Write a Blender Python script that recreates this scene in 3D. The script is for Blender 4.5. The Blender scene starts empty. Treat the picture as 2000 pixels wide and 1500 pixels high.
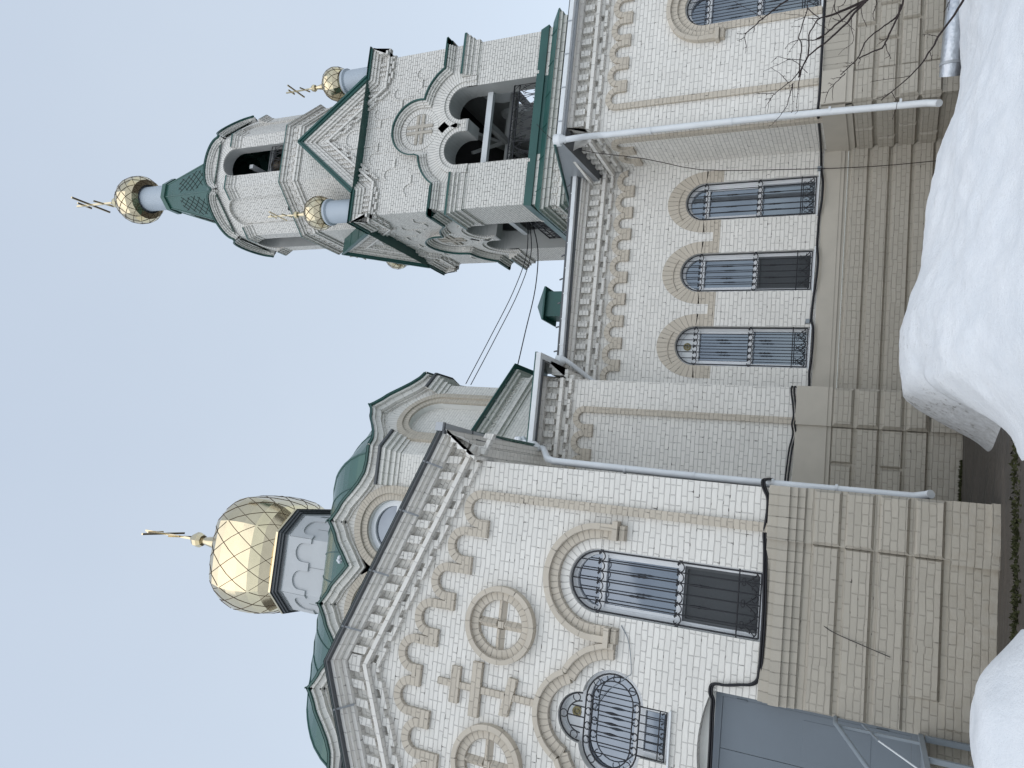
import bpy, bmesh, math, random
from mathutils import Vector, noise
from mathutils.geometry import tessellate_polygon
random.seed(7)
SC = bpy.context.scene
COL = SC.collection
PI = math.pi
EYE = 1.07                       # camera height: everything is built relative to the eye, then lifted
rad = math.radians

# ------------------------------------------------------------------ materials
def new_mat(name):
    m = bpy.data.materials.new(name); m.use_nodes = True
    nt = m.node_tree; nt.nodes.clear()
    out = nt.nodes.new('ShaderNodeOutputMaterial'); b = nt.nodes.new('ShaderNodeBsdfPrincipled')
    nt.links.new(b.outputs[0], out.inputs[0])
    return m, nt, b
def nd(nt, t, **kw):
    n = nt.nodes.new(t)
    for k, v in kw.items():
        if k in n.inputs: n.inputs[k].default_value = v
        else: setattr(n, k, v)
    return n
def mixc(nt, fac, a, b, mode='MIX'):
    n = nt.nodes.new('ShaderNodeMix'); n.data_type = 'RGBA'; n.blend_type = mode
    for sock, v in ((n.inputs[0], fac), (n.inputs[6], a), (n.inputs[7], b)):
        if hasattr(v, 'links') or hasattr(v, 'is_linked'): nt.links.new(v, sock)
        elif isinstance(v, (tuple, list)): sock.default_value = (*v[:3], 1)
        else: sock.default_value = v
    return n.outputs[2]
def math_(nt, op, a, b=0.0, clamp=False):
    n = nt.nodes.new('ShaderNodeMath'); n.operation = op; n.use_clamp = clamp
    for i, v in enumerate((a, b)):
        if hasattr(v, 'is_linked'): nt.links.new(v, n.inputs[i])
        else: n.inputs[i].default_value = v
    return n.outputs[0]
def ramp(nt, v, a, b, ca=(0,0,0), cb=(1,1,1)):
    n = nt.nodes.new('ShaderNodeValToRGB'); nt.links.new(v, n.inputs[0])
    n.color_ramp.elements[0].position = a; n.color_ramp.elements[1].position = b
    n.color_ramp.elements[0].color = (*ca, 1); n.color_ramp.elements[1].color = (*cb, 1)
    return n.outputs[0]

def brick_mat(name, col, bw=.262, rh=.0765, mortar=.0075, off=.5, squash=.5, sqf=3, dark=.74, bump=.75, rough=.72, wob=.012, holes=.62, stain=None, flat=.0):
    m, nt, b = new_mat(name); L = nt.links
    uv = nd(nt, 'ShaderNodeUVMap')
    geo = nd(nt, 'ShaderNodeNewGeometry')
    n0 = nd(nt, 'ShaderNodeTexNoise', Scale=2.6, Detail=2.0); L.new(uv.outputs[0], n0.inputs['Vector'])
    n0b = nd(nt, 'ShaderNodeTexNoise', Scale=11.0, Detail=1.0); L.new(uv.outputs[0], n0b.inputs['Vector'])
    vs = nd(nt, 'ShaderNodeVectorMath', operation='SUBTRACT'); L.new(n0.outputs[1], vs.inputs[0]); vs.inputs[1].default_value = (.5, .5, .5)
    vm = nd(nt, 'ShaderNodeVectorMath', operation='SCALE'); L.new(vs.outputs[0], vm.inputs[0]); vm.inputs['Scale'].default_value = wob*2.4
    vs2 = nd(nt, 'ShaderNodeVectorMath', operation='SUBTRACT'); L.new(n0b.outputs[1], vs2.inputs[0]); vs2.inputs[1].default_value = (.5, .5, .5)
    vm2 = nd(nt, 'ShaderNodeVectorMath', operation='SCALE'); L.new(vs2.outputs[0], vm2.inputs[0]); vm2.inputs['Scale'].default_value = wob*1.1
    va = nd(nt, 'ShaderNodeVectorMath', operation='ADD'); L.new(uv.outputs[0], va.inputs[0]); L.new(vm.outputs[0], va.inputs[1])
    va2 = nd(nt, 'ShaderNodeVectorMath', operation='ADD'); L.new(va.outputs[0], va2.inputs[0]); L.new(vm2.outputs[0], va2.inputs[1])
    bk = nd(nt, 'ShaderNodeTexBrick', offset=off, squash=squash, squash_frequency=sqf)
    bk.inputs['Scale'].default_value = 1; bk.inputs['Brick Width'].default_value = bw; bk.inputs['Row Height'].default_value = rh
    bk.inputs['Mortar Size'].default_value = mortar; bk.inputs['Mortar Smooth'].default_value = .55
    c = Vector(col)
    bk.inputs['Color1'].default_value = (*(c*1.02), 1); bk.inputs['Color2'].default_value = (*(c*.93), 1); bk.inputs['Mortar'].default_value = (*(c*dark), 1)
    L.new(va2.outputs[0], bk.inputs['Vector'])
    fac = bk.outputs['Fac']
    # weathering
    big = nd(nt, 'ShaderNodeTexNoise', Scale=.55, Detail=5.0, Roughness=.6); L.new(geo.outputs['Position'], big.inputs['Vector'])
    med = nd(nt, 'ShaderNodeTexNoise', Scale=7.0, Detail=5.0, Roughness=.65); L.new(geo.outputs['Position'], med.inputs['Vector'])
    fine = nd(nt, 'ShaderNodeTexNoise', Scale=48.0, Detail=4.0, Roughness=.6); L.new(geo.outputs['Position'], fine.inputs['Vector'])
    # the paint fills some joints and leaves others open
    fillm = ramp(nt, med.outputs[0], .38, .62)
    mort = math_(nt, 'MULTIPLY', fac, fillm)
    base = mixc(nt, math_(nt, 'MULTIPLY', fac, .45), bk.outputs['Color'], tuple(c*dark))
    base = mixc(nt, ramp(nt, big.outputs[0], .30, .72), mixc(nt, 1.0, base, (.90, .90, .895), 'MULTIPLY'), base)
    hole = ramp(nt, n0b.outputs[0], holes, holes+.05)
    base = mixc(nt, math_(nt, 'MULTIPLY', mort, hole), base, (.085, .075, .065))
    if stain:
        sx = nd(nt, 'ShaderNodeSeparateXYZ'); L.new(geo.outputs['Position'], sx.inputs[0])
        low = math_(nt, 'MULTIPLY', ramp(nt, math_(nt, 'MULTIPLY', math_(nt, 'ADD', sx.outputs[2], .0), 1.0), .0, .95, (1,1,1), (0,0,0)), ramp(nt, med.outputs[0], .42, .66))
        base = mixc(nt, math_(nt, 'MULTIPLY', low, .55), base, stain)
    L.new(base, b.inputs['Base Color']); b.inputs['Roughness'].default_value = rough
    b.inputs['Specular IOR Level'].default_value = .22
    h = math_(nt, 'SUBTRACT', math_(nt, 'ADD', math_(nt, 'MULTIPLY', med.outputs[0], .75), math_(nt, 'MULTIPLY', fine.outputs[0], .35)), math_(nt, 'MULTIPLY', fac, math_(nt, 'ADD', math_(nt, 'MULTIPLY', fillm, .75), .35)))
    bp = nd(nt, 'ShaderNodeBump', Strength=bump, Distance=.014); L.new(h, bp.inputs['Height']); L.new(bp.outputs[0], b.inputs['Normal'])
    return m
def plain_mat(name, col, rough=.6, metal=0.0, spec=.3, nscale=6.0, namp=.10, bump=.15, bdist=.01, fine=60.0):
    m, nt, b = new_mat(name); L = nt.links
    geo = nd(nt, 'ShaderNodeNewGeometry')
    n1 = nd(nt, 'ShaderNodeTexNoise', Scale=nscale, Detail=5.0, Roughness=.6); L.new(geo.outputs['Position'], n1.inputs['Vector'])
    n2 = nd(nt, 'ShaderNodeTexNoise', Scale=fine, Detail=3.0); L.new(geo.outputs['Position'], n2.inputs['Vector'])
    c = Vector(col)
    base = mixc(nt, ramp(nt, n1.outputs[0], .3, .7), tuple(c*(1-namp)), tuple(c*(1+namp*.5)))
    L.new(base, b.inputs['Base Color']); b.inputs['Metallic'].default_value = metal; b.inputs['Specular IOR Level'].default_value = spec
    L.new(ramp(nt, n1.outputs[0], .2, .8, (rough*.85,)*3, (min(1, rough*1.15),)*3), b.inputs['Roughness'])
    if bump:
        bp = nd(nt, 'ShaderNodeBump', Strength=bump, Distance=bdist)
        L.new(math_(nt, 'ADD', n1.outputs[0], math_(nt, 'MULTIPLY', n2.outputs[0], .4)), bp.inputs['Height']); L.new(bp.outputs[0], b.inputs['Normal'])
    return m

WHITE = (.785, .755, .70); BEIGE = (.555, .495, .41); TAUPE = (.45, .41, .345)
TWHITE = (.77, .74, .69)
M = {}
M['white'] = brick_mat('white_painted_brick', WHITE)
M['white_course'] = brick_mat('white_brick_course', WHITE, rh=50, off=0, squash=1, sqf=1, wob=.008)
M['white_vous'] = brick_mat('white_voussoirs', WHITE, bw=.085, rh=50, off=0, squash=1, sqf=1, wob=.006)
M['beige'] = brick_mat('beige_painted_brick', BEIGE, dark=.80)
M['beige_course'] = brick_mat('beige_brick_course', BEIGE, rh=50, off=0, squash=1, sqf=1, dark=.78)
M['beige_vous'] = brick_mat('beige_voussoirs', BEIGE, bw=.082, rh=50, off=0, squash=1, sqf=1, dark=.74, wob=.006)
M['taupe'] = brick_mat('taupe_painted_brick', TAUPE, dark=.82, bump=.7, holes=.68, stain=(.33, .285, .22))
M['taupe_course'] = brick_mat('taupe_brick_course', TAUPE, bw=.13, rh=50, off=0, squash=1, sqf=1, dark=.78)
M['taupe_plaster'] = plain_mat('taupe_plaster_band', (.46, .42, .355), .75, nscale=3, namp=.06, bump=.1)
M['tower'] = brick_mat('tower_grey_white_brick', TWHITE, bw=.255, rh=.083, mortar=.010, dark=.58, holes=.56, bump=.9, wob=.009)
M['tower_course'] = brick_mat('tower_brick_course', TWHITE, bw=.26, rh=50, mortar=.010, off=0, squash=1, sqf=1, dark=.50, wob=.006)
M['tower_vous'] = brick_mat('tower_voussoirs', TWHITE, bw=.085, rh=50, mortar=.009, off=0, squash=1, sqf=1, dark=.52, wob=.005)
M['tower_beige'] = brick_mat('tower_beige_brick', (.50, .455, .39), bw=.26, rh=50, off=0, squash=1, sqf=1, dark=.6, wob=.006)
M['plaster'] = plain_mat('white_plaster', (.72, .71, .67), .8, nscale=4, namp=.07, bump=.15)
M['green'] = plain_mat('dark_green_sheet_metal', (.016, .078, .066), .38, 0, .5, 1.2, .18, .05)
M['green_roof'] = plain_mat('green_roof_sheet', (.035, .105, .085), .27, .25, .55, .8, .15, .04)
M['green_roof'].node_tree.nodes
M['grey_metal'] = plain_mat('grey_galvanised_sheet', (.36, .375, .39), .42, .35, .5, 2.5, .12, .05)
M['white_metal'] = plain_mat('white_painted_sheet', (.70, .715, .72), .4, 0, .45, 3, .08, .04)
M['dark_soffit'] = plain_mat('dark_grey_sheet', (.085, .09, .095), .5, 0, .4, 2, .15, .05)
M['pvc'] = plain_mat('white_window_plastic', (.74, .75, .76), .35, 0, .45, 4, .04, 0)
M['iron'] = plain_mat('black_wrought_iron', (.012, .012, .016), .45, 0, .5, 8, .3, .1)
M['cable'] = plain_mat('black_cable_rubber', (.010, .010, .013), .5, 0, .4, 5, .2, 0)
M['door'] = plain_mat('blue_grey_steel_door', (.155, .180, .205), .5, 0, .35, 1.6, .06, .05, .004, 30)
M['steel'] = plain_mat('grey_painted_steel', (.24, .27, .295), .42, 0, .45, 4, .1, .05)
M['drum'] = plain_mat('pale_grey_drum_sheet', (.50, .51, .515), .5, 0, .3, 1.5, .06, .05)
M['drum2'] = plain_mat('pale_blue_neck_sheet', (.43, .48, .53), .45, 0, .35, 1.5, .06, .04)
M['gold'] = plain_mat('gilded_sheet', (.66, .565, .385), .16, 1.0, .5, 3.0, .08, .10, .02, 14)
M['seam'] = plain_mat('dark_gold_seam', (.10, .065, .035), .45, .6, .4, 6, .2, 0)
M['bronze'] = plain_mat('dark_bronze', (.10, .085, .065), .42, .8, .5, 5, .2, .08)
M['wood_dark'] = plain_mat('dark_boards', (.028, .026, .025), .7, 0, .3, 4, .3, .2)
M['bark'] = plain_mat('dark_bark', (.045, .034, .032), .85, 0, .2, 40, .35, .4, .004)
M['screen'] = plain_mat('dark_insect_screen', (.055, .060, .064), .55, 0, .35, 30, .12, .05)
M['brass'] = plain_mat('aged_brass', (.22, .19, .10), .5, .5, .4, 20, .3, .1)
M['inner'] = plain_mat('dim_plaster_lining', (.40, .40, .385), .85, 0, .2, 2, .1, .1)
M['foil'] = plain_mat('silver_insulation_wrap', (.50, .53, .57), .34, .75, .5, 9, .2, .5, .03, 22)
def glass_mat():
    m, nt, b = new_mat('window_glass'); L = nt.links
    geo = nd(nt, 'ShaderNodeNewGeometry')
    n = nd(nt, 'ShaderNodeTexNoise', Scale=1.3, Detail=2.0); L.new(geo.outputs['Position'], n.inputs['Vector'])
    L.new(ramp(nt, n.outputs[0], .35, .65, (.185, .205, .235), (.225, .25, .28)), b.inputs['Base Color'])
    b.inputs['Metallic'].default_value = .72; b.inputs['Roughness'].default_value = .045
    bp = nd(nt, 'ShaderNodeBump', Strength=.03, Distance=.02); L.new(n.outputs[0], bp.inputs['Height']); L.new(bp.outputs[0], b.inputs['Normal'])
    return m
M['glass'] = glass_mat()
def snow_mat():
    m, nt, b = new_mat('old_snow'); L = nt.links
    geo = nd(nt, 'ShaderNodeNewGeometry')
    n1 = nd(nt, 'ShaderNodeTexNoise', Scale=2.2, Detail=6.0, Roughness=.6); L.new(geo.outputs['Position'], n1.inputs['Vector'])
    n2 = nd(nt, 'ShaderNodeTexNoise', Scale=13, Detail=6.0, Roughness=.7); L.new(geo.outputs['Position'], n2.inputs['Vector'])
    n3 = nd(nt, 'ShaderNodeTexNoise', Scale=70, Detail=3.0); L.new(geo.outputs['Position'], n3.inputs['Vector'])
    sx = nd(nt, 'ShaderNodeSeparateXYZ'); L.new(geo.outputs['Position'], sx.inputs[0])
    dirt = nd(nt, 'ShaderNodeAttribute', attribute_name='dirt')
    spots = math_(nt, 'MULTIPLY', ramp(nt, n2.outputs[0], .56, .70), ramp(nt, n1.outputs[0], .44, .60))
    d = math_(nt, 'ADD', math_(nt, 'MULTIPLY', spots, math_(nt, 'ADD', math_(nt, 'MULTIPLY', dirt.outputs['Fac'], 1.0), .10)), math_(nt, 'MULTIPLY', math_(nt, 'MULTIPLY', dirt.outputs['Fac'], dirt.outputs['Fac']), math_(nt, 'ADD', math_(nt, 'MULTIPLY', n2.outputs[0], .9), .05)), True)
    col = mixc(nt, d, mixc(nt, ramp(nt, n1.outputs[0], .35, .65), (.73, .75, .775), (.80, .81, .825)), (.20, .19, .175))
    L.new(col, b.inputs['Base Color']); b.inputs['Roughness'].default_value = .62; b.inputs['Specular IOR Level'].default_value = .25
    bp = nd(nt, 'ShaderNodeBump', Strength=.55, Distance=.05)
    L.new(math_(nt, 'ADD', math_(nt, 'MULTIPLY', n2.outputs[0], .6), math_(nt, 'MULTIPLY', n3.outputs[0], .18)), bp.inputs['Height']); L.new(bp.outputs[0], b.inputs['Normal'])
    return m
M['snow'] = snow_mat()
def ground_mat():
    m, nt, b = new_mat('wet_ground'); L = nt.links
    geo = nd(nt, 'ShaderNodeNewGeometry')
    mp = nd(nt, 'ShaderNodeMapping'); mp.inputs['Scale'].default_value = (.6, 2.2, 1); L.new(geo.outputs['Position'], mp.inputs[0])
    n1 = nd(nt, 'ShaderNodeTexNoise', Scale=2.0, Detail=7.0, Roughness=.65); L.new(mp.outputs[0], n1.inputs['Vector'])
    n2 = nd(nt, 'ShaderNodeTexNoise', Scale=60, Detail=4.0); L.new(geo.outputs['Position'], n2.inputs['Vector'])
    c = mixc(nt, ramp(nt, n1.outputs[0], .32, .68), (.030, .027, .025), (.105, .085, .066))
    c = mixc(nt, ramp(nt, n2.outputs[0], .35, .75), mixc(nt, 1.0, c, (.6, .6, .6), 'MULTIPLY'), c)
    L.new(c, b.inputs['Base Color'])
    L.new(ramp(nt, n1.outputs[0], .3, .7, (.35,)*3, (.8,)*3), b.inputs['Roughness'])
    bp = nd(nt, 'ShaderNodeBump', Strength=.6, Distance=.02); L.new(math_(nt, 'ADD', n1.outputs[0], math_(nt, 'MULTIPLY', n2.outputs[0], .5)), bp.inputs['Height']); L.new(bp.outputs[0], b.inputs['Normal'])
    return m
M['ground'] = ground_mat()
M['moss'] = plain_mat('mossy_dead_grass', (.055, .058, .026), .95, 0, .1, 25, .5, .8, .03, 90)

# ------------------------------------------------------------------ mesh builder
class Fr:                                   # a wall plane: s along it, z up, d out of it
    def __init__(s, o, t):
        s.o = Vector((o[0], o[1], 0)); s.t = Vector((t[0], t[1], 0)).normalized(); s.n = s.t.cross(Vector((0, 0, 1)))
    def p(s, a, z, d=0.0):
        v = s.o + s.t*a + s.n*d; return (v.x, v.y, z)
def fr2(p0, p1): return Fr(p0, (p1[0]-p0[0], p1[1]-p0[1]))

class MB:
    def __init__(s): s.v = []; s.f = []; s.m = []; s.uv = []; s.sm = []
    def add(s, vs, fs, mi=0, uvs=None, smooth=False):
        b = len(s.v); s.v += [tuple(x) for x in vs]
        for i, f in enumerate(fs):
            s.f.append([b+k for k in f]); s.m.append(mi); s.sm.append(smooth)
            s.uv.append(uvs[i] if uvs else None)
    # ---- 2D shapes on a wall plane
    def prism(s, fr, poly, d0, d1, mi=0, holes=(), sides=True, side_mi=None, back=False, front=True, hole_depth=None, hole_mi=None):
        n = len(poly); sm = mi if side_mi is None else side_mi
        if front:
            if holes:
                loops = [[Vector((q[0], q[1], 0)) for q in poly]] + [[Vector((q[0], q[1], 0)) for q in h] for h in holes]
                flat = [q for l in loops for q in l]
                tri = tessellate_polygon(loops)
                s.add([fr.p(q.x, q.y, d1) for q in flat], [list(t) for t in tri], mi)
            else:
                s.add([fr.p(q[0], q[1], d1) for q in poly], [list(range(n))], mi)
        if back: s.add([fr.p(q[0], q[1], d0) for q in reversed(poly)], [list(range(n))], mi)
        def wall(pl, da, db, m_):
            k = len(pl); acc = [0]
            for i in range(k): acc.append(acc[-1] + math.dist(pl[i], pl[(i+1) % k]))
            vs = [fr.p(q[0], q[1], db) for q in pl] + [fr.p(q[0], q[1], da) for q in pl]
            fs = [[(i+1) % k, i, k+i, k+(i+1) % k] for i in range(k)]
            uvs = [[(0, acc[i+1]), (0, acc[i]), (db-da, acc[i]), (db-da, acc[i+1])] for i in range(k)]
            s.add(vs, fs, m_, uvs)
        if sides: wall(poly, d0, d1, sm)
        for h in holes: wall(list(reversed(h)), d1-(hole_depth if hole_depth else d1-d0), d1, sm if hole_mi is None else hole_mi)
    def box(s, fr, s0, s1, z0, z1, d0, d1, mi=0, bottom=True, ch=0.0):
        if ch:
            vs = [fr.p(a, z, d0) for a, z in ((s0, z0), (s1, z0), (s1, z1), (s0, z1))] + [fr.p(a, z, d1) for a, z in ((s0+ch, z0+ch), (s1-ch, z0+ch), (s1-ch, z1-ch), (s0+ch, z1-ch))]
        else:
            vs = [fr.p(a, z, d) for d in (d0, d1) for a, z in ((s0, z0), (s1, z0), (s1, z1), (s0, z1))]
        s.add(vs, [[4, 5, 6, 7], [0, 1, 5, 4], [1, 2, 6, 5], [2, 3, 7, 6], [3, 0, 4, 7]], mi)
    def quad(s, fr, pts, d0, d1, mi=0):
        s.prism(fr, pts, d0, d1, mi)
    def ring(s, fr, c, z, r0, r1, a0, a1, d0, d1, mi=0, n=24, ends=True, out=True, inn=True):
        full = abs(a1-a0) > 2*PI-.001
        A = [a0+(a1-a0)*i/n for i in range(n+1)]
        rm = (r0+r1)/2
        def P(r, a, d): return fr.p(c+r*math.cos(a), z+r*math.sin(a), d)
        for i in range(n):
            u0, u1 = rm*A[i], rm*A[i+1]
            vs = [P(r0, A[i], d1), P(r1, A[i], d1), P(r1, A[i+1], d1), P(r0, A[i+1], d1), P(r0, A[i], d0), P(r1, A[i], d0), P(r1, A[i+1], d0), P(r0, A[i+1], d0)]
            fs = [[0, 1, 2, 3]]; uv = [[(u0, 0), (u0, r1-r0), (u1, r1-r0), (u1, 0)]]
            if inn: fs.append([4, 0, 3, 7]); uv.append([(u0, d0-d1), (u0, 0), (u1, 0), (u1, d0-d1)])
            if out: fs.append([1, 5, 6, 2]); uv.append([(u0, r1-r0), (u0, r1-r0+d1-d0), (u1, r1-r0+d1-d0), (u1, r1-r0)])
            s.add(vs, fs, mi, uv)
        if ends and not full:
            for a in (A[0], A[-1]):
                s.add([P(r0, a, d0), P(r1, a, d0), P(r1, a, d1), P(r0, a, d1)], [[0, 1, 2, 3]], mi)
    def sweep2(s, fr, path, prof, mi=0, mis=None, closed=False, caps=True):
        """path: (s,z) polyline running left to right seen from outside; prof: (n below path, d out)."""
        k = len(path); nor = []
        for i in range(k):
            def dirv(a, b):
                x, y = b[0]-a[0], b[1]-a[1]; l = math.hypot(x, y) or 1; return x/l, y/l
            p = path[i]
            d1 = dirv(path[i-1], p) if (i > 0 or closed) else None
            d2 = dirv(p, path[(i+1) % k]) if (i < k-1 or closed) else None
            if d1 is None: d1 = d2
            if d2 is None: d2 = d1
            n1 = (d1[1], -d1[0]); n2 = (d2[1], -d2[0])
            nx, ny = n1[0]+n2[0], n1[1]+n2[1]; l = math.hypot(nx, ny) or 1; nx /= l; ny /= l
            c = max(.45, nx*n1[0]+ny*n1[1]); nor.append((nx/c, ny/c))
        acc = [0]
        for i in range(k): acc.append(acc[-1]+math.dist(path[i], path[(i+1) % k]))
        pv = [0]
        for j in range(len(prof)-1): pv.append(pv[-1]+math.dist(prof[j], prof[j+1]))
        m = len(prof)
        vs = [fr.p(path[i][0]+nor[i][0]*q[0], path[i][1]+nor[i][1]*q[0], q[1]) for i in range(k) for q in prof]
        for i in range(k if closed else k-1):
            i2 = (i+1) % k
            for j in range(m-1):
                mm = mis[j] if mis else mi
                s.add([vs[i*m+j], vs[i*m+j+1], vs[i2*m+j+1], vs[i2*m+j]], [[0, 1, 2, 3]], mm,
                      [[(acc[i], pv[j]), (acc[i], pv[j+1]), (acc[i+1], pv[j+1]), (acc[i+1], pv[j])]])
        if caps and not closed:
            s.add(vs[:m], [list(range(m))], mi); s.add(vs[-m:], [list(range(m))], mi)
    def moulding(s, plan, prof, mi=0, mis=None, closed=False, caps=True):
        """plan: (x,y) polyline, outside on the right hand; prof: (d out, z) from top to bottom."""
        k = len(plan); off = []
        for i in range(k):
            def dv(a, b):
                x, y = b[0]-a[0], b[1]-a[1]; l = math.hypot(x, y) or 1; return x/l, y/l
            d1 = dv(plan[i-1], plan[i]) if (i > 0 or closed) else None
            d2 = dv(plan[i], plan[(i+1) % k]) if (i < k-1 or closed) else None
            d1 = d1 or d2; d2 = d2 or d1
            n1 = (d1[1], -d1[0]); n2 = (d2[1], -d2[0])
            x, y = n1[0]+n2[0], n1[1]+n2[1]; l = math.hypot(x, y) or 1; x /= l; y /= l
            c = max(.4, x*n1[0]+y*n1[1]); off.append((x/c, y/c))
        acc = [0]
        for i in range(k): acc.append(acc[-1]+math.dist(plan[i], plan[(i+1) % k]))
        pv = [0]
        for j in range(len(prof)-1): pv.append(pv[-1]+math.dist(prof[j], prof[j+1]))
        m = len(prof)
        vs = [(plan[i][0]+off[i][0]*q[0], plan[i][1]+off[i][1]*q[0], q[1]) for i in range(k) for q in prof]
        for i in range(k if closed else k-1):
            i2 = (i+1) % k
            for j in range(m-1):
                s.add([vs[i*m+j], vs[i*m+j+1], vs[i2*m+j+1], vs[i2*m+j]], [[0, 1, 2, 3]], mis[j] if mis else mi,
                      [[(acc[i], pv[j]), (acc[i], pv[j+1]), (acc[i+1], pv[j+1]), (acc[i+1], pv[j])]])
        if caps and not closed:
            s.add(vs[:m], [list(range(m))], mi); s.add(vs[-m:], [list(range(m))], mi)
    def tube(s, pts, r, mi=0, n=5, closed=False, caps=True):
        P = [Vector(p) for p in pts]; k = len(P); R = r if isinstance(r, (list, tuple)) else [r]*k
        up = None; rings = []
        for i in range(k):
            a = P[i-1] if (i > 0 or closed) else P[i]; b = P[(i+1) % k] if (i < k-1 or closed) else P[i]
            t = (b-a)
            if t.length < 1e-9: t = Vector((0, 0, 1))
            t.normalize()
            if up is None: up = Vector((0, 0, 1)) if abs(t.z) < .9 else Vector((1, 0, 0))
            x = up-t*up.dot(t)
            if x.length < 1e-6: x = t.orthogonal()
            x.normalize(); y = t.cross(x); up = x
            rings.append([P[i]+(x*math.cos(2*PI*j/n)+y*math.sin(2*PI*j/n))*R[i] for j in range(n)])
        vs = [v for rg in rings for v in rg]; fs = []
        for i in range(k if closed else k-1):
            i2 = (i+1) % k
            for j in range(n):
                fs.append([i*n+j, i*n+(j+1) % n, i2*n+(j+1) % n, i2*n+j])
        s.add(vs, fs, mi, None, True)
        if caps and not closed: s.add(rings[0], [list(range(n))], mi); s.add(rings[-1], [list(range(n))], mi)
    def lathe(s, c, prof, n=24, mi=0, smooth=True, mis=None):
        vs = []; fs = []
        for r, z in prof:
            for j in range(n):
                a = 2*PI*j/n; vs.append((c[0]+r*math.cos(a), c[1]+r*math.sin(a), z))
        for i in range(len(prof)-1):
            s.add([vs[i*n+j] for j in range(n)]+[vs[(i+1)*n+j] for j in range(n)], [[j, (j+1) % n, n+(j+1) % n, n+j] for j in range(n)], mis[i] if mis else mi, None, smooth)
    def loft(s, rings, mi=0, closed=True, smooth=False):
        k = len(rings[0])
        for i in range(len(rings)-1):
            s.add(rings[i]+rings[i+1], [[j, (j+1) % k, k+(j+1) % k, k+j] for j in range(k if closed else k-1)], mi, None, smooth)
    def bx(s, lo, hi, mi=0):
        x0, y0, z0 = lo; x1, y1, z1 = hi
        s.add([(x, y, z) for x in (x0, x1) for y in (y0, y1) for z in (z0, z1)],
              [[0, 1, 3, 2], [4, 6, 7, 5], [0, 4, 5, 1], [2, 3, 7, 6], [0, 2, 6, 4], [1, 5, 7, 3]], mi)
    def bar(s, a, b, w, h, mi=0):           # square bar from a to b
        a = Vector(a); b = Vector(b); t = (b-a).normalized()
        up = Vector((0, 0, 1)) if abs(t.z) < .95 else Vector((0, 1, 0))
        x = t.cross(up).normalized()*w/2; y = x.cross(t).normalized()*h/2
        s.add([p+i*x+j*y for p in (a, b) for i, j in ((-1, -1), (1, -1), (1, 1), (-1, 1))],
              [[0, 1, 2, 3], [7, 6, 5, 4], [0, 4, 5, 1], [1, 5, 6, 2], [2, 6, 7, 3], [3, 7, 4, 0]], mi)
    def build(s, name, mats, parent=None, label=None):
        if isinstance(mats, str): mats = [mats]
        me = bpy.data.meshes.new(name); me.from_pydata(s.v, [], s.f)
        for mt in mats: me.materials.append(M[mt])
        me.polygons.foreach_set('material_index', s.m); me.polygons.foreach_set('use_smooth', s.sm)
        uvl = me.uv_layers.new(name='UVMap').data
        for i, pl in enumerate(me.polygons):
            u = s.uv[i]
            if u:
                for j, li in enumerate(pl.loop_indices): uvl[li].uv = u[j]
            else:
                N = pl.normal
                if abs(N.z) > .8:
                    for li in pl.loop_indices:
                        co = s.v[me.loops[li].vertex_index]; uvl[li].uv = (co[0], co[1])
                else:
                    l = math.hypot(N.x, N.y) or 1; tx, ty = -N.y/l, N.x/l
                    for li in pl.loop_indices:
                        co = s.v[me.loops[li].vertex_index]; uvl[li].uv = (co[0]*tx+co[1]*ty, co[2])
        me.validate(); me.update()
        o = bpy.data.objects.new(name, me); COL.objects.link(o)
        if parent: o.parent = parent
        if label: o['label'] = label
        return o

TOPS = []
def thing(name, label, cat, loc=(0, 0, 0), group=None):
    o = bpy.data.objects.new(name, None); COL.objects.link(o); o['label'] = label; o['category'] = cat
    o.empty_display_size = .3
    if group: o['group'] = group
    TOPS.append(o); return o
def tag(o, label, cat, group=None, kind=None):
    o['label'] = label; o['category'] = cat
    if group: o['group'] = group
    if kind: o['kind'] = kind
    TOPS.append(o); return o
def struct(o): o['kind'] = 'structure'; TOPS.append(o); return o
def arcp(c, z, r, a0, a1, n=16): return [(c+r*math.cos(a0+(a1-a0)*i/n), z+r*math.sin(a0+(a1-a0)*i/n)) for i in range(n+1)]
def arch_poly(c, z0, zs, hw, n=20, r=None):
    return [(c-hw, z0), (c+hw, z0)] + arcp(c, zs, hw, 0, PI, n)

# ------------------------------------------------------------------ the church
church = thing('church', 'white brick church with beige trim, gabled front and one large faceted gilded dome', 'church', (-3, 15, 0))

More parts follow.
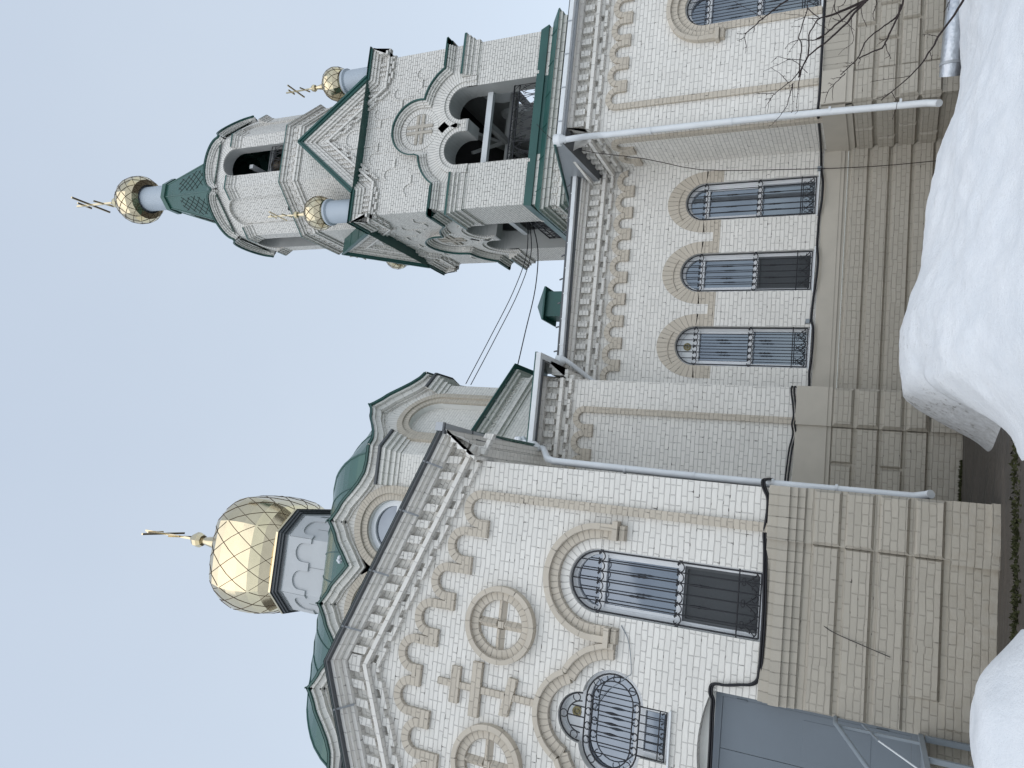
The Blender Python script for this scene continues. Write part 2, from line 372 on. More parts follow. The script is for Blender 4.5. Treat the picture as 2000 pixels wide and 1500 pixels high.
def cornice(mb, fr, zt, cosf, s0, s1, pitch, phase, mid=None, P=.47, rows=True, jam=.055, k=1.0, ends=True):
    """corbelled brick cornice hanging under the line zt(s): rows, dentil blocks, slab, two stepped rows."""
    pts = [(s0, zt(s0))] + ([(mid, zt(mid))] if mid is not None else []) + [(s1, zt(s1))]
    pr = [(.03, .37), (.088, .37), (.088, .30), (.118, .30), (.118, .215), (.178, .215), (.178, .07), (.455, .07), (.455, .19), (.52, .19), (.52, 0)]
    pr = [(a*k, d) for a, d in pr]
    mb.sweep2(fr, pts, pr, 0, [0, 1, 0, 1, 0, 1, 2, 1, 0, 1])
    def Q(a, b, n0, n1, d0, d1, mi=1):
        n0 *= k; n1 *= k
        mb.prism(fr, [(a, zt(a)-n1/cosf), (b, zt(b)-n1/cosf), (b, zt(b)-n0/cosf), (a, zt(a)-n0/cosf)], d0, d1, mi)
    s = s0 + phase
    while s < s1-.06:
        if mid is not None and abs(s-mid) < .16: s += pitch; continue
        j = random.uniform(-.006, .006)
        Q(s-jam+j, s+jam+j, .19+random.uniform(-.004, .004), .395, .07, .165+random.uniform(-.006, .006), 2)
        s += pitch
    if mid is not None:
        mb.prism(fr, [(mid-.12, zt(mid-.12)-.40*k), (mid, zt(mid)-.40*k/cosf), (mid+.12, zt(mid+.12)-.40*k), (mid+.12, zt(mid+.12)-.20*k/cosf), (mid, zt(mid)-.20*k/cosf), (mid-.12, zt(mid-.12)-.20*k/cosf)], .07, .17, 2)
    g = .06; kk = -1; a = s0 - (s0 % P)
    n = int((s1-s0)/P)+3
    for i in range(-1, n):
        b = a + i*P
        for (n0, n1, off, dd) in ((.522, .592, 0, .09), (.592, .655, P/2, .088)):
            x0, x1 = max(s0, b+off+g), min(s1, b+off+P-g)
            if x1-x0 < .03: continue
            if mid is not None and x0 < mid < x1:
                Q(x0, mid, n0, n1, 0, dd); Q(mid, x1, n0, n1, 0, dd)
            else: Q(x0, x1, n0, n1, 0, dd+random.uniform(-.004, .004))

def arcade(mb, fr, cs, zcs, zl, r0, r1, d, n=14, arc_mi=0, leg_mi=1):
    """blind arcade frieze: arches at cs (with spring heights zcs), legs between neighbours down to zl."""
    for c, z in zip(cs, zcs):
        mb.ring(fr, c, z, r0, r1, 0, PI, 0, d, arc_mi, n, ends=False)
    for i, zb in enumerate(zl):
        a, b = cs[i], cs[i+1]; za, zb_ = zcs[i], zcs[i+1]
        l, r = (a, b) if a < b else (b, a); zL, zR = (za, zb_) if a < b else (zb_, za)
        s0, s1 = l+r0, r-r0
        if abs(zL-zR) < .01: P = [(s0, zb), (s1, zb), (s1, zR), (s0, zL)]
        elif zL > zR: P = [(s0, zb), (s1, zb), (s1, zR), (l+r1, zR), (l+r1, zL), (s0, zL)]
        else: P = [(s0, zb), (s1, zb), (s1, zR), (r-r1, zR), (r-r1, zL), (s0, zL)]
        mb.prism(fr, P, 0, d, leg_mi)

def cscroll(fr, c, z, R, d, flip=1):
    pts = []
    for i in range(5):                       # left curl
        a = PI*(.2+1.25*i/4); pts.append((c-R*.55+R*.32*math.cos(a)*1.0, z+flip*(R*.35+R*.30*math.sin(a))))
    for i in range(11):
        a = PI+PI*i/10; pts.append((c+R*math.cos(a), z+flip*(R*.15+R*math.sin(a)*.95)))
    for i in range(5):
        a = PI*(.8-1.25*(4-i)/4); pts.append((c+R*.55+R*.32*math.cos(a), z+flip*(R*.35+R*.30*math.sin(a))))
    # order: left curl reversed so that it starts inside
    left = pts[:5]; body = pts[5:16]; right = pts[16:]
    seq = [(q[0], q[1]) for q in left] + body + list(right[::-1])
    return [fr.p(a, b, d) for a, b in seq]

def grille(fr, c, z0, zs, hw, zm, zb, parent, d=-.03, nbar=5, dark=None):
    g = MB(); R = .0085
    g.tube([fr.p(c-hw, z0, d), fr.p(c-hw, zs, d)] + [fr.p(x, z, d) for x, z in arcp(c, zs, hw, PI, 0, 20)] + [fr.p(c+hw, z0, d)], .012, n=5)
    g.tube([fr.p(c-hw, z0, d), fr.p(c+hw, z0, d)], .010, n=4)
    g.tube([fr.p(c-hw-.03, zb, d), fr.p(c+hw+.03, zb, d)], .009, n=4)
    w = 2*hw/(nbar+1)
    for i in range(nbar):
        x = c-hw+w*(i+1); ztop = zs+math.sqrt(max(0, hw*hw-(x-c)**2))
        zz = [z0, ztop]; pts = []; rr = []
        if i in (1, 3):
            zc1 = (zs+zm)/2; zc2 = (zm+zb)/2+.10
            for zc in (zc2, zc1):
                for q, r in ((-.13, R), (-.07, .016), (-.02, .013), (0, .021), (.02, .013), (.07, .016), (.13, R)): pts.append((zc+q, r))
        pts = [(z0, R)] + pts + [(ztop, R)]
        g.tube([fr.p(x, q, d+.004) for q, r in pts], [r for q, r in pts], n=4)
    for zz in (zs, zm):
        for i in range(nbar+1):
            x = c-hw+w*(i+.5)
            g.tube(cscroll(fr, x, zz, w*.47, d), .0075, n=4)
        for e in (-1, 1): g.box(fr, c+e*(hw+.022)-.022, c+e*(hw+.022)+.022, zz-.02, zz+.02, d-.012, d+.012)
    h = zb-z0
    for i in range(0, nbar+1, 2):
        x = c-hw+w*(i+1)
        for e in (-1, 1):
            pts = [(x, zb-h*.30), (x+e*w*.30, zb-h*.55), (x+e*w*.78, zb-h*.80)]
            pts += [(x+e*(w*.55+w*.36*math.cos(a)), zb-h*.72+h*-.02+w*.30*math.sin(a)*-1) for a in [PI*.05+PI*1.55*j/8 for j in range(9)]]
            g.tube([fr.p(a, b, d) for a, b in pts], .0075, n=4)
            g.tube([fr.p(x+e*(w*.18+w*.16*math.cos(a)), zb-h*.22+w*.16*math.sin(a), d) for a in [PI*1.2+e*0+PI*1.5*j/7 for j in range(8)]], .006, n=4)
    o = g.build('grille', 'iron', parent); return o

def window(fr, c, z0, zs, hw, zm, zb, label, screen=None, vent=False, sill=(.06, .03), gr=True, k=1.0, dp=-.17):
    f = MB(); fw = .072
    f.prism(fr, arch_poly(c, z0, zs, hw, 20), dp-.05, dp+.055, 0, holes=[arch_poly(c, z0+fw, zs, hw-fw, 20)], sides=False)
    for z in (zs-.02, zm): f.box(fr, c-hw+fw-.005, c+hw-fw+.005, z-.038, z+.038, dp-.03, dp+.048)
    # sash frame of the tall light
    for s in (-1, 1): f.box(fr, c+s*(hw-fw-.022)-.022, c+s*(hw-fw-.022)+.022, zm+.038, zs-.058, dp-.03, dp+.03)
    o = f.build('window', 'pvc', church, label)
    p = MB(); p.prism(fr, arch_poly(c, z0+.03, zs, hw-.03, 18), dp-.03, dp, 0, sides=False); p.build('pane', 'glass', o)
    if screen:
        q = MB(); q.box(fr, c-hw+fw+.004, c+hw-fw-.004, z0+fw, zm-.04, dp, dp+.012, 0)
        q.box(fr, c-hw+fw+.004, c-hw+fw+.036, z0+fw, zm-.04, dp+.012, dp+.03, 1); q.box(fr, c+hw-fw-.036, c+hw-fw-.004, z0+fw, zm-.04, dp+.012, dp+.03, 1)
        q.box(fr, c-hw+fw+.036, c+hw-fw-.036, zm-.075, zm-.04, dp+.012, dp+.03, 1)
        q.build('insect_screen', ['screen', 'dark_soffit'], o)
    if vent:
        q = MB(); q.prism(fr, [(c-hw+fw, zs+.02), (c+hw-fw, zs+.02)] + arcp(c, zs+.02, hw-fw, 0, PI, 16)[1:-1], dp, dp+.02, 0); q.build('panel', 'white_metal', o)
        q = MB(); q.ring(fr, c, zs+.17, .045, .075, 0, 2*PI, dp+.02, dp+.05, 0, 16)
        q.ring(fr, c, zs+.17, 0, .022, 0, 2*PI, dp+.02, dp+.05, 0, 10)
        for i in range(6):
            a = i*PI/3; q.bar(fr.p(c+.02*math.cos(a), zs+.17+.02*math.sin(a), dp+.04), fr.p(c+.05*math.cos(a), zs+.17+.05*math.sin(a), dp+.04), .012, .012)
        q.build('vent_fan', 'brass', o)
    if gr: grille(fr, c, z0+.045, zs, hw-.028, zm, zb, o)
    q = MB(); q.prism(fr, [(c-hw-.04, z0-.012), (c+hw+.04, z0-.022), (c+hw+.04, z0+.002), (c-hw-.04, z0+.006)], -.2, sill[0], 0); q.build('sill', 'white_metal', o)
    return o

def rust(mb, fr, s0, s1, rows, joints, d0=.0, dp=.055, ch=.028, g=.012, mi=0):
    for (zb, zt_), js in zip(rows, joints):
        xs = [s0] + [j for j in js if s0+.06 < j < s1-.06] + [s1]
        for i in range(len(xs)-1):
            a = xs[i] + (g if i > 0 else 0); b = xs[i+1] - (g if i < len(xs)-2 else 0)
            mb.box(fr, a, b, zb, zt_, d0, d0+dp+random.uniform(-.005, .005), mi, ch=ch)

# ======== A: the gabled front
YA = 10.1; fA = Fr((0, YA), (1, 0)); XC = -2.98; AL, AR = -6.17, .21
SL = .427; CF = math.cos(math.atan(SL))
zA = lambda x: 7.476-SL*abs(x-XC)
DC, DH = -3.01, .68                                   # door centre and half width
W1 = (-1.24, 1.35, 3.47, .42)
def quat_poly(g=0.0, n=14):
    """quatrefoil-like opening: round head on a lying oval on a small square."""
    c = -3.02; cz, rt = 3.56, .325-g; bx, bz, rb = c+.26, 3.15, .42-g; hw, z0 = .315-g, 2.385+g
    a0 = -math.acos(max(-1, min(1, (c+hw-bx)/rb)))
    # intersection of oval end and head circle
    best = min(((abs(math.dist((bx+rb*math.cos(a), bz+rb*math.sin(a)), (c, cz))-rt), a) for a in [PI*.30+PI*.3*i/200 for i in range(201)]))[1]
    P = [(c+hw, z0)] + [(bx+rb*math.cos(a0+(best-a0)*i/n), bz+rb*math.sin(a0+(best-a0)*i/n)) for i in range(n+1)]
    q = P[-1]; at = math.atan2(q[1]-cz, q[0]-c)
    P += [(c+rt*math.cos(at+(PI/2-at)*i/n), cz+rt*math.sin(at+(PI/2-at)*i/n)) for i in range(1, n+1)]
    return P + [(2*c-x, z) for x, z in reversed(P[:-1])]
w = MB()
outline = [(AL, 1.352), (DC-DH, 1.352), (DC-DH, 1.90)] + [(DC-DH+2*DH*i/12, 1.90+.13*(1-((i-6)/6)**2)) for i in range(1, 12)] + [(DC+DH, 1.90), (DC+DH, 1.352), (AR, 1.352), (AR, zA(AR)-.05), (XC, zA(XC)-.05), (AL, zA(AL)-.05)]
w.prism(fA, outline, -.26, 0, 0, holes=[arch_poly(W1[0], W1[1], W1[2], W1[3], 24), quat_poly()], hole_mi=1)
w.ring(fA, W1[0], W1[2], W1[3], .555, 0, PI, -.002, .004, 2, 30, ends=False, inn=False)
for sx in (1, -1):
    q = MB()
w.build('gable_wall', ['white', 'plaster', 'white_vous'], church)
w = MB()
fAr = Fr((AR, YA), (0, 1)); w.prism(fAr, [(0, -1.3), (4.2, -1.3), (4.2, 6.1), (0, 6.1)], -.1, 0, 0, sides=False)
fAl = Fr((AL, 15.2), (0, -1)); w.prism(fAl, [(0, -1.3), (5.1, -1.3), (5.1, 6.1), (0, 6.1)], -.1, 0, 0, sides=False)
w.build('side_wall', ['white'], church)
w = MB(); cornice(w, fA, zA, CF, AL-.40, AR+.40, .247, .33, mid=XC, P=.48)
w.moulding([(AR, YA-.38), (AR, 13.75)], [(.40, 5.93), (.40, 5.86), (.31, 5.86), (.31, 5.78), (.22, 5.78), (.22, 5.66), (.13, 5.66), (.13, 5.50), (.06, 5.50), (.06, 5.36), (0, 5.36)], 0, [0, 1]*5)
w.build('gable_cornice', ['white_course', 'white', 'white'], church)
w = MB()                                                        # metal verge
w.sweep2(fA, [(AL-.43, zA(AL-.43)), (XC, zA(XC)), (AR+.43, zA(AR+.43))], [(-.02, -.1), (-.02, .45), (.035, .45), (.035, .36)], 0)
for x in (-5.9, -4.75, -3.62, -2.42, -1.55, -.62, .12):          # verge straps
    s = 1 if x > XC else -1; nx, nz = -s*math.sin(math.atan(SL)), -math.cos(math.atan(SL))
    w.bar(fA.p(x, zA(x)+.005, .462), fA.p(x-s*.075, zA(x)-.19, .225), .026, .02, 1)
w.build('verge_flashing', ['dark_soffit', 'grey_metal'], church)
w = MB()
for s, xe in ((1, AR+.46), (-1, AL-.46)):
    ze = zA(xe)+.02
    w.add([(XC, YA-.46, 7.50), (xe, YA-.46, ze), (xe, 15.6, ze), (XC, 15.6, 7.50)], [[0, 1, 2, 3] if s < 0 else [3, 2, 1, 0]], 0)
    w.add([(XC, YA-.46, 7.47), (xe, YA-.46, ze-.03), (xe, 15.6, ze-.03), (XC, 15.6, 7.47)], [[0, 1, 2, 3]], 0)
w.build('roof', 'green_roof', church)
# arcade frieze and side strips
w = MB()
cs = [-.49-.5475*i for i in range(5)]; zs_ = [5.34+.2125*i for i in range(5)]
cs2 = [2*XC-c for c in cs]
arcade(w, fA, cs, zs_, [5.19+.2125*i for i in range(4)], .150, .270, .062)
arcade(w, fA, cs2, zs_, [5.19+.2125*i for i in range(4)], .150, .270, .062)
w.box(fA, cs2[-1]+.150, cs[-1]-.150, 6.04, zs_[-1], 0, .062, 1)
w.box(fA, cs[0]+.150, cs[0]+.268, 1.352, 5.34, 0, .058, 2); w.box(fA, cs2[0]-.268, cs2[0]-.150, 1.352, 5.34, 0, .058, 2)
w.build('arcade_frieze', ['beige_vous', 'beige', 'beige'], church)
# hood of the arched window and of the quatrefoil window
w = MB(); c, zs0 = W1[0], W1[2]
w.ring(fA, c, zs0, .56, .68, 0, PI, 0, .075, 0, 30); w.ring(fA, c, zs0, .68, .765, 0, PI, 0, .125, 1, 30)
for s in (-1, 1):
    a, b = sorted((c+s*.56, c+s*.68)); w.box(fA, a, b, 3.295, zs0, 0, .075, 2)
    a, b = sorted((c+s*.68, c+s*.765)); w.box(fA, a, b, 3.295, zs0, 0, .125, 1)
    a, b = sorted((c+s*.562, c+s*.815)); w.box(fA, a, b, 3.228, 3.298, 0, .165, 1)
    a, b = sorted((c+s*.562, c+s*.77)); w.box(fA, a, b, 3.135, 3.228, 0, .10, 1, ch=.012)
w.build('window_hood', ['beige_vous', 'beige_course', 'beige'], church)
w = MB(); c = -3.02
ca = lambda r: min(((abs(math.dist((c+.26+r*math.cos(a), 3.15+r*math.sin(a)), (c, 3.56))-(r-.118)), a) for a in [PI*.15+PI*.4*i/300 for i in range(301)]))[1]
for r0, r1, d, mi in ((.555, .69, .075, 0), (.69, .765, .125, 1)):
    rm = (r0+r1)/2; a1 = ca(rm); qx, qz = c+.26+rm*math.cos(a1), 3.15+rm*math.sin(a1); at = math.atan2(qz-3.56, qx-c)
    for s in (1, -1):
        if s > 0: w.ring(fA, c+.26, 3.15, r0, r1, .02, a1, 0, d, mi, 14)
        else: w.ring(fA, c-.26, 3.15, r0, r1, PI-a1, PI-.02, 0, d-.002, mi, 14)
    w.ring(fA, c, 3.56, r0-.118, r1-.118, at, PI-at, 0, d+.002, mi, 22)
for s in (-1,):
    w.box(fA, c-.26-.815, c-.26-.562, 3.075, 3.148, 0, .165, 1)
w.build('window_hood', ['beige_vous', 'beige_course', 'beige'], church)
for s in (1, -1):
    w = MB(); c = XC + s*.935; z = 4.84
    w.ring(fA, c, z, .452, .53, 0, 2*PI, 0, .115, 1, 40); w.ring(fA, c, z, .335, .452, 0, 2*PI, 0, .062, 0, 40)
    for a, b, e, f_ in ((-.345, -.062, -.065, .065), (.062, .345, -.065, .065)):
        for (s0, s1, z0, z1) in ((a, b, e, f_), (e, f_, a, b)):
            # ridged arm
            if s1-s0 > z1-z0: vs = [fA.p(c+s0, z+z0, 0), fA.p(c+s1, z+z0, 0), fA.p(c+s1, z, .07), fA.p(c+s0, z, .07), fA.p(c+s1, z+z1, 0), fA.p(c+s0, z+z1, 0)]
            else: vs = [fA.p(c+s0, z+z1, 0), fA.p(c+s0, z+z0, 0), fA.p(c, z+z0, .07), fA.p(c, z+z1, .07), fA.p(c+s1, z+z0, 0), fA.p(c+s1, z+z1, 0)]
            w.add(vs, [[0, 1, 2, 3], [3, 2, 4, 5], [0, 3, 5], [1, 4, 2]], 2)
    w.box(fA, c-.064, c+.064, z-.064, z+.064, 0, .045, 2, ch=.02)
    w.build('roundel', ['beige_vous', 'beige_course', 'beige'], church)
w = MB(); c = XC+.005
w.box(fA, c-.045, c+.045, 4.18, 5.75, 0, .052, 0)
w.box(fA, c-.25, c+.25, 5.39, 5.53, 0, .066, 0); w.box(fA, c-.37, c+.37, 5.05, 5.20, 0, .066, 0)
w.prism(fA, [(c-.26, 4.60), (c-.26+.0, 4.73), (c+.26, 4.625), (c+.25, 4.497)], 0, .066, 0)
w.build('relief_cross', 'beige', church)
o = window(fA, *W1, 2.40, 1.66, 'tall arched window with black grille, dark insect screen below, on the gable wall', screen=True)
# quatrefoil window
c = -3.02; dp = -.17
f = MB(); f.prism(fA, quat_poly(.0), dp-.05, dp+.05, 0, holes=[arch_poly(c, 3.60, 3.60, .25, 12), [(c-.3+.3*0, 2.86)] + [(c+.28, 2.86)] + arcp(c+.26, 3.15, .335, -PI/2+.1, PI/2-.1, 10) + arcp(c-.26, 3.15, .335, PI/2+.1, 3*PI/2-.1, 10)[:-1], [(c-.25, 2.45), (c+.25, 2.45), (c+.25, 2.73), (c-.25, 2.73)]], sides=False)
o = f.build('window', 'pvc', church, 'quatrefoil window with black scrolled grille above the grey door')
p = MB(); p.prism(fA, quat_poly(.03), dp-.05, dp, 0, sides=False); p.build('pane', 'glass', o)
q = MB(); q.prism(fA, [(c-.25, 3.60), (c+.25, 3.60)] + arcp(c, 3.60, .25, 0, PI, 12)[1:-1], dp, dp+.02, 0); q.build('panel', 'white_metal', o)
q = MB(); q.ring(fA, c+.03, 3.66, .04, .068, 0, 2*PI, dp+.02, dp+.05, 0, 16); q.ring(fA, c+.03, 3.66, 0, .028, 0, 2*PI, dp+.02, dp+.045, 0, 10); q.build('vent_fan', 'brass', o)
g = MB(); d = -.03
def gt(pts, r=.009, n=4, closed=False): g.tube([fA.p(a, b, d) for a, b in pts], r, n=n, closed=closed)
head = lambda r: arcp(c, 3.56, r, 0.02, PI-.02, 18)
oval = lambda r: arcp(c+.26, 3.15, r, -PI/2, PI/2, 14) + arcp(c-.26, 3.15, r, PI/2, 3*PI/2, 14)
gt(head(.305), .011); gt(head(.20)); gt(oval(.365), .011, closed=True); gt(oval(.275), .009, closed=True)
for x in (-.13, 0, .13): gt([(c+x, 3.515), (c+x, 3.56+math.sqrt(.2**2-x*x))])
for i, x in enumerate((-.39, -.26, -.13, 0, .13, .26, .39)):
    e = max(0, abs(x)-.26); hz = math.sqrt(max(0, .275**2-e*e))
    if i % 2 == 0 and abs(x) < .3 or abs(x) < .01:
        zz = [(-hz, .008), (-.10, .008), (-.05, .015), (0, .020), (.05, .015), (.10, .008), (hz, .008)]
        g.tube([fA.p(c+x, 3.15+q, d) for q, r in zz], [r for q, r in zz], n=4)
    else: gt([(c+x, 3.15-hz), (c+x, 3.15+hz)], .008)
for a in (.35, PI/2, PI-.35): g.tube([fA.p(c+.252*math.cos(a)+u, 3.56+.252*math.sin(a)+v, d) for u, v in [(.05*math.cos(t), .05*math.sin(t)) for t in [a+PI*.3+PI*1.5*j/9 for j in range(10)]]], .007, n=4)
for x in (-.26, -.09, .09, .26):
    g.tube(cscroll(fA, c+x, 3.47, .05, d, -1), .007, n=4); g.tube(cscroll(fA, c+x, 2.83, .05, d), .007, n=4)
for sx in (1, -1):
    for a in (-.9, -.1, .8): g.tube([fA.p(c+sx*(.26+.32*math.cos(a))+.048*math.cos(t), 3.15+.32*math.sin(a)+.048*math.sin(t), d) for t in [a*sx+PI*.3+PI*1.5*j/9 for j in range(10)]], .007, n=4)
gt([(c-.30, 2.785), (c-.30, 2.435), (c+.30, 2.435), (c+.30, 2.785)], .011)
for x in (-.2, -.1, 0, .1, .2): gt([(c+x, 2.50), (c+x, 2.785)], .007)
gt([(c-.30, 2.52), (c+.30, 2.52)], .008)
for x in (-.24, -.12, 0, .12, .24): g.tube(cscroll(fA, c+x, 2.47, .04, d), .006, n=4)
g.build('grille', 'iron', o)
q = MB(); q.prism(fA, [(c-.345, 2.355), (c+.345, 2.365), (c+.345, 2.388), (c-.345, 2.378)], -.2, .05, 0); q.build('sill', 'white_metal', o)
# plinth
w = MB()
gaps = ((AL, DC-DH), (DC+DH, AR))
for (z0, z1, d) in ((1.289, 1.352, .045), (1.220, 1.289, .075), (1.101, 1.220, .135), (1.015, 1.101, .10), (.931, 1.015, .065)):
    for a, b in gaps: w.box(fA, a, b, z0, z1, -.05, d, 1 if z1-z0 > .1 else 2)
    w.box(fA, -.41, AR+.03, z0, z1, d-.01, d+.045, 1 if z1-z0 > .1 else 2)
out2 = [(AL, -1.4), (AR, -1.4), (AR, .931), (DC+DH, .931), (DC+DH, -.40), (DC-DH, -.40), (DC-DH, .931), (AL, .931)]
w.prism(fA, out2, -.26, .03, 0)
rows = [(.524, .835), (.170, .480), (-.193, .126), (-.546, -.242)]
jr = [[-1.05, -1.746, -4.3, -5.0, -5.7], [-.722, -1.373, -1.98, -4.0, -4.7, -5.4], [-1.07, -1.75, -4.35, -5.1, -5.8], [-.733, -1.413, -4.0, -4.7, -5.4]]
rust(w, fA, AL, DC-DH, rows, jr, .03); rust(w, fA, DC+DH, -.41, rows[:3], jr, .03); rust(w, fA, -1.95, -.41, rows[3:], jr[3:], .03)
w.box(fA, -.41, AR+.035, -.60, .931, 0, .075, 0)
rust(w, fA, -.40, AR+.03, rows, [[]]*4, .075, .05)
w.box(fA, -.45, AR+.04, -1.4, -.60, 0, .11, 0); w.box(fA, -2.2, -.45, -1.4, -.60, 0, .055, 0)
w.box(fA, -.30, AR+.05, -1.4, -.98, .05, .16, 0)
w.build('plinth', ['taupe', 'taupe_course', 'taupe_course'], church)
# door
dd = -.12
f = MB(); a, b = DC-DH+.004, DC+DH-.004
f.box(fA, b-.06, b, -.40, 1.862, dd-.06, dd); f.box(fA, a, a+.06, -.40, 1.862, dd-.06, dd); f.box(fA, a+.06, b-.06, 1.78, 1.862, dd-.06, dd); f.box(fA, a+.06, b-.06, -.40, -.30, dd-.06, dd)
o = f.build('door', 'door', church, 'blue grey double steel door under a low brick arch')
for s in (1, -1):
    q = MB(); x0, x1 = sorted((DC+s*.004, DC+s*(DH-.068)))
    q.box(fA, x0, x1, -.296, 1.776, dd-.05, dd-.008)
    q.box(fA, x0+.07, x1-.07, .10, .85, dd-.03, dd-.004, ch=.01)
    for z in (1.55, .0): 
        xh = x1 if s > 0 else x0; q.tube([fA.p(xh, z-.06, dd+.004), fA.p(xh, z+.06, dd+.004)], .011, n=6)
    l = q.build('leaf', 'door', o)
    if s < 0:
        h = MB(); h.tube([fA.p(DC-.07, .55, dd), fA.p(DC-.07, .55, dd+.05), fA.p(DC-.19, .55, dd+.05)], .011, n=6); h.build('handle', 'iron', l)
t = MB(); t.prism(fA, [(a, 1.862), (b, 1.862), (b, 1.90)] + [(DC+DH-2*DH*i/12, 1.90+.128*(1-((i-6)/6)**2)) for i in range(0, 13)], dd-.06, dd-.02, 0); t.build('arch_infill', 'plaster', church)
# gutter and downpipe of the gabled part
g = MB(); gp = [(.64, 9.64, 5.955), (.585, 11.0, 5.945), (.50, 12.86, 5.925)]
for p0, p1 in zip(gp, gp[1:]):
    g.bar(p0, p1, .125, .12, 0)
for t_ in (.02, .28, .60, .88): 
    q = Vector(gp[0]).lerp(Vector(gp[2]), t_); g.bar(q-Vector((0, .012, 0)), q+Vector((0, .012, 0)), .14, .136, 1)
g.bar((.565, 9.66, 5.885), (.43, 12.86, 5.86), .05, .035, 1)
g.build('gutter', ['grey_metal', 'dark_soffit'], church)
g = MB(); pipe = [(.60, 13.02, 5.92), (.59, 12.98, 5.74), (.52, 12.5, 5.58), (.36, 11.1, 4.82), (.31, 10.42, 4.46), (.30, 10.36, 4.30), (.272, 10.35, 2.75), (.262, 10.35, 1.42), (.262, 10.35, -.22), (.30, 10.30, -.36), (.36, 10.22, -.42)]
pipe = [(.60, 13.05, 5.95), (.60, 13.05, 5.78), (.585, 12.9, 5.70), (.335, 10.5, 4.56), (.305, 10.36, 4.40), (.275, 10.35, 2.75), (.265, 10.35, 1.42), (.265, 10.35, -.22), (.29, 10.29, -.34), (.31, 10.20, -.40)]
g.tube(pipe, .052, n=12); g.lathe((.60, 13.05), [(.12, 6.06), (.12, 5.94), (.055, 5.84)], 14)
for z in (3.3, 2.35, 1.35, .6): g.lathe((.276, 10.35), [(.058, z), (.058, z+.03)], 12)
g.build('downpipe', 'white_metal', church)

# ======== B: the short bay behind the front
YB = 13.6; fB = Fr((0, YB), (1, 0)); BR = 1.985
w = MB(); w.prism(fB, [(AR-.3, 1.0), (BR, 1.0), (BR, 6.15), (AR-.3, 6.15)], -.2, 0, 0, sides=False)
fBr = Fr((BR, YB), (0, 1)); w.prism(fBr, [(0, -1.3), (1.1, -1.3), (1.1, 6.15), (0, 6.15)], -.1, 0, 0, sides=False)
w.build('bay_wall', ['white'], church)
w = MB(); cornice(w, fB, lambda s: 6.175, 1, AR, BR, .24, .205, P=.47)
cornice(w, fBr, lambda s: 6.175, 1, .003, 1.0, .24, .12, P=.47)
w.build('brick_cornice', ['white_course', 'white', 'white'], church)
w = MB(); cs = [1.255-.46*i for i in range(4)]
arcade(w, fB, cs, [5.225]*4, [5.045]*3, .112, .222, .06); w.box(fB, 1.255+.112, 1.255+.222, 1.485, 5.225, 0, .055, 1)
w.build('arcade_frieze', ['beige_vous', 'beige'], church)
w = MB()
w.box(fB, AR-.2, BR, .998, 1.485, -.05, .06, 1); w.box(fB, 1.362, BR+.02, .998, 1.487, .02, .10, 1)
w.box(fB, AR-.2, 1.362, .933, .998, -.05, .035, 1); w.box(fB, 1.362, BR+.02, .933, .998, -.05, .085, 1)
w.prism(fB, [(AR-.3, -1.4), (BR, -1.4), (BR, .933), (AR-.3, .933)], -.1, 0, 0)
rB = [(.602, .925), (.229, .564), (-.122, .197), (-.465, -.158)]
rust(w, fB, AR-.1, 1.362, rB, [[.765], [1.04, .43], [.745], [1.04, .42]], 0, .055)
w.box(fB, 1.362, BR+.004, -.47, .933, 0, .06, 0); rust(w, fB, 1.366, BR+.01, rB, [[]]*4, .06, .055, ch=.045)
w.box(fB, AR-.2, 1.362, -1.4, -.50, 0, .05, 0); w.box(fB, 1.362, BR+.03, -1.4, -.50, 0, .12, 0)
w.build('plinth', ['taupe', 'taupe_plaster'], church)
w = MB(); w.bar((.55, YB-.46, 6.075), (2.40, YB-.46, 6.075), .11, .095, 0); w.bar((2.345, YB-.40, 6.075), (2.345, 14.2, 6.075), .11, .095, 0)
w.bar((.55, YB-.38, 6.05), (2.28, YB-.38, 6.05), .05, .10, 1)
w.build('gutter', ['white_metal', 'dark_soffit'], church)
w = MB()
w.add([(.3, YB-.47, 6.17), (2.42, YB-.47, 6.17), (2.42, 15.9, 7.15), (.3, 15.9, 7.15)], [[0, 1, 2, 3]], 0)
w.add([(.3, YB-.47, 6.125), (2.42, YB-.47, 6.125), (2.42, 15.9, 7.105), (.3, 15.9, 7.105)], [[0, 1, 2, 3]], 1)
w.add([(.3, YB-.47, 6.17), (2.42, YB-.47, 6.17), (2.42, YB-.47, 6.125), (.3, YB-.47, 6.125)], [[0, 1, 2, 3]], 1)
w.add([(2.42, YB-.47, 6.17), (2.42, 15.9, 7.15), (2.42, 15.9, 6.0), (2.42, YB-.47, 6.125)], [[0, 1, 2, 3]], 1)
w.build('roof', ['green_roof', 'green'], church)

# ======== C: the nave wall with three windows
YC = 14.6; fC = Fr((0, YC), (1, 0)); KC = YC/14.5; CL, CR = BR-.1, 6.62
wc = [(2.853*KC, .382), (4.29*KC, .385), (5.715*KC, .382)]
z0C, zsC, zmC, zbC = 1.425*KC, 3.485*KC, 2.47*KC, 1.722*KC
w = MB(); w.prism(fC, [(CL, 1.0), (CR, 1.0), (CR, 6.1), (CL, 6.1)], -.26, 0, 0, holes=[arch_poly(c, z0C, zsC, h, 22) for c, h in wc], sides=False, hole_mi=1)
w.build('nave_wall', ['white', 'plaster'], church)
w = MB(); cornice(w, fC, lambda s: 6.078, 1, CL, CR, .2345, .20, P=.452)
w.build('brick_cornice', ['white_course', 'white', 'white'], church)
w = MB(); cs = [2.196*KC+.451*KC*i for i in range(10)]
arcade(w, fC, cs, [5.093*KC]*10, [4.935*KC]*9, .113, .225, .058); w.build('arcade_frieze', ['beige_vous', 'beige'], church)
w = MB()
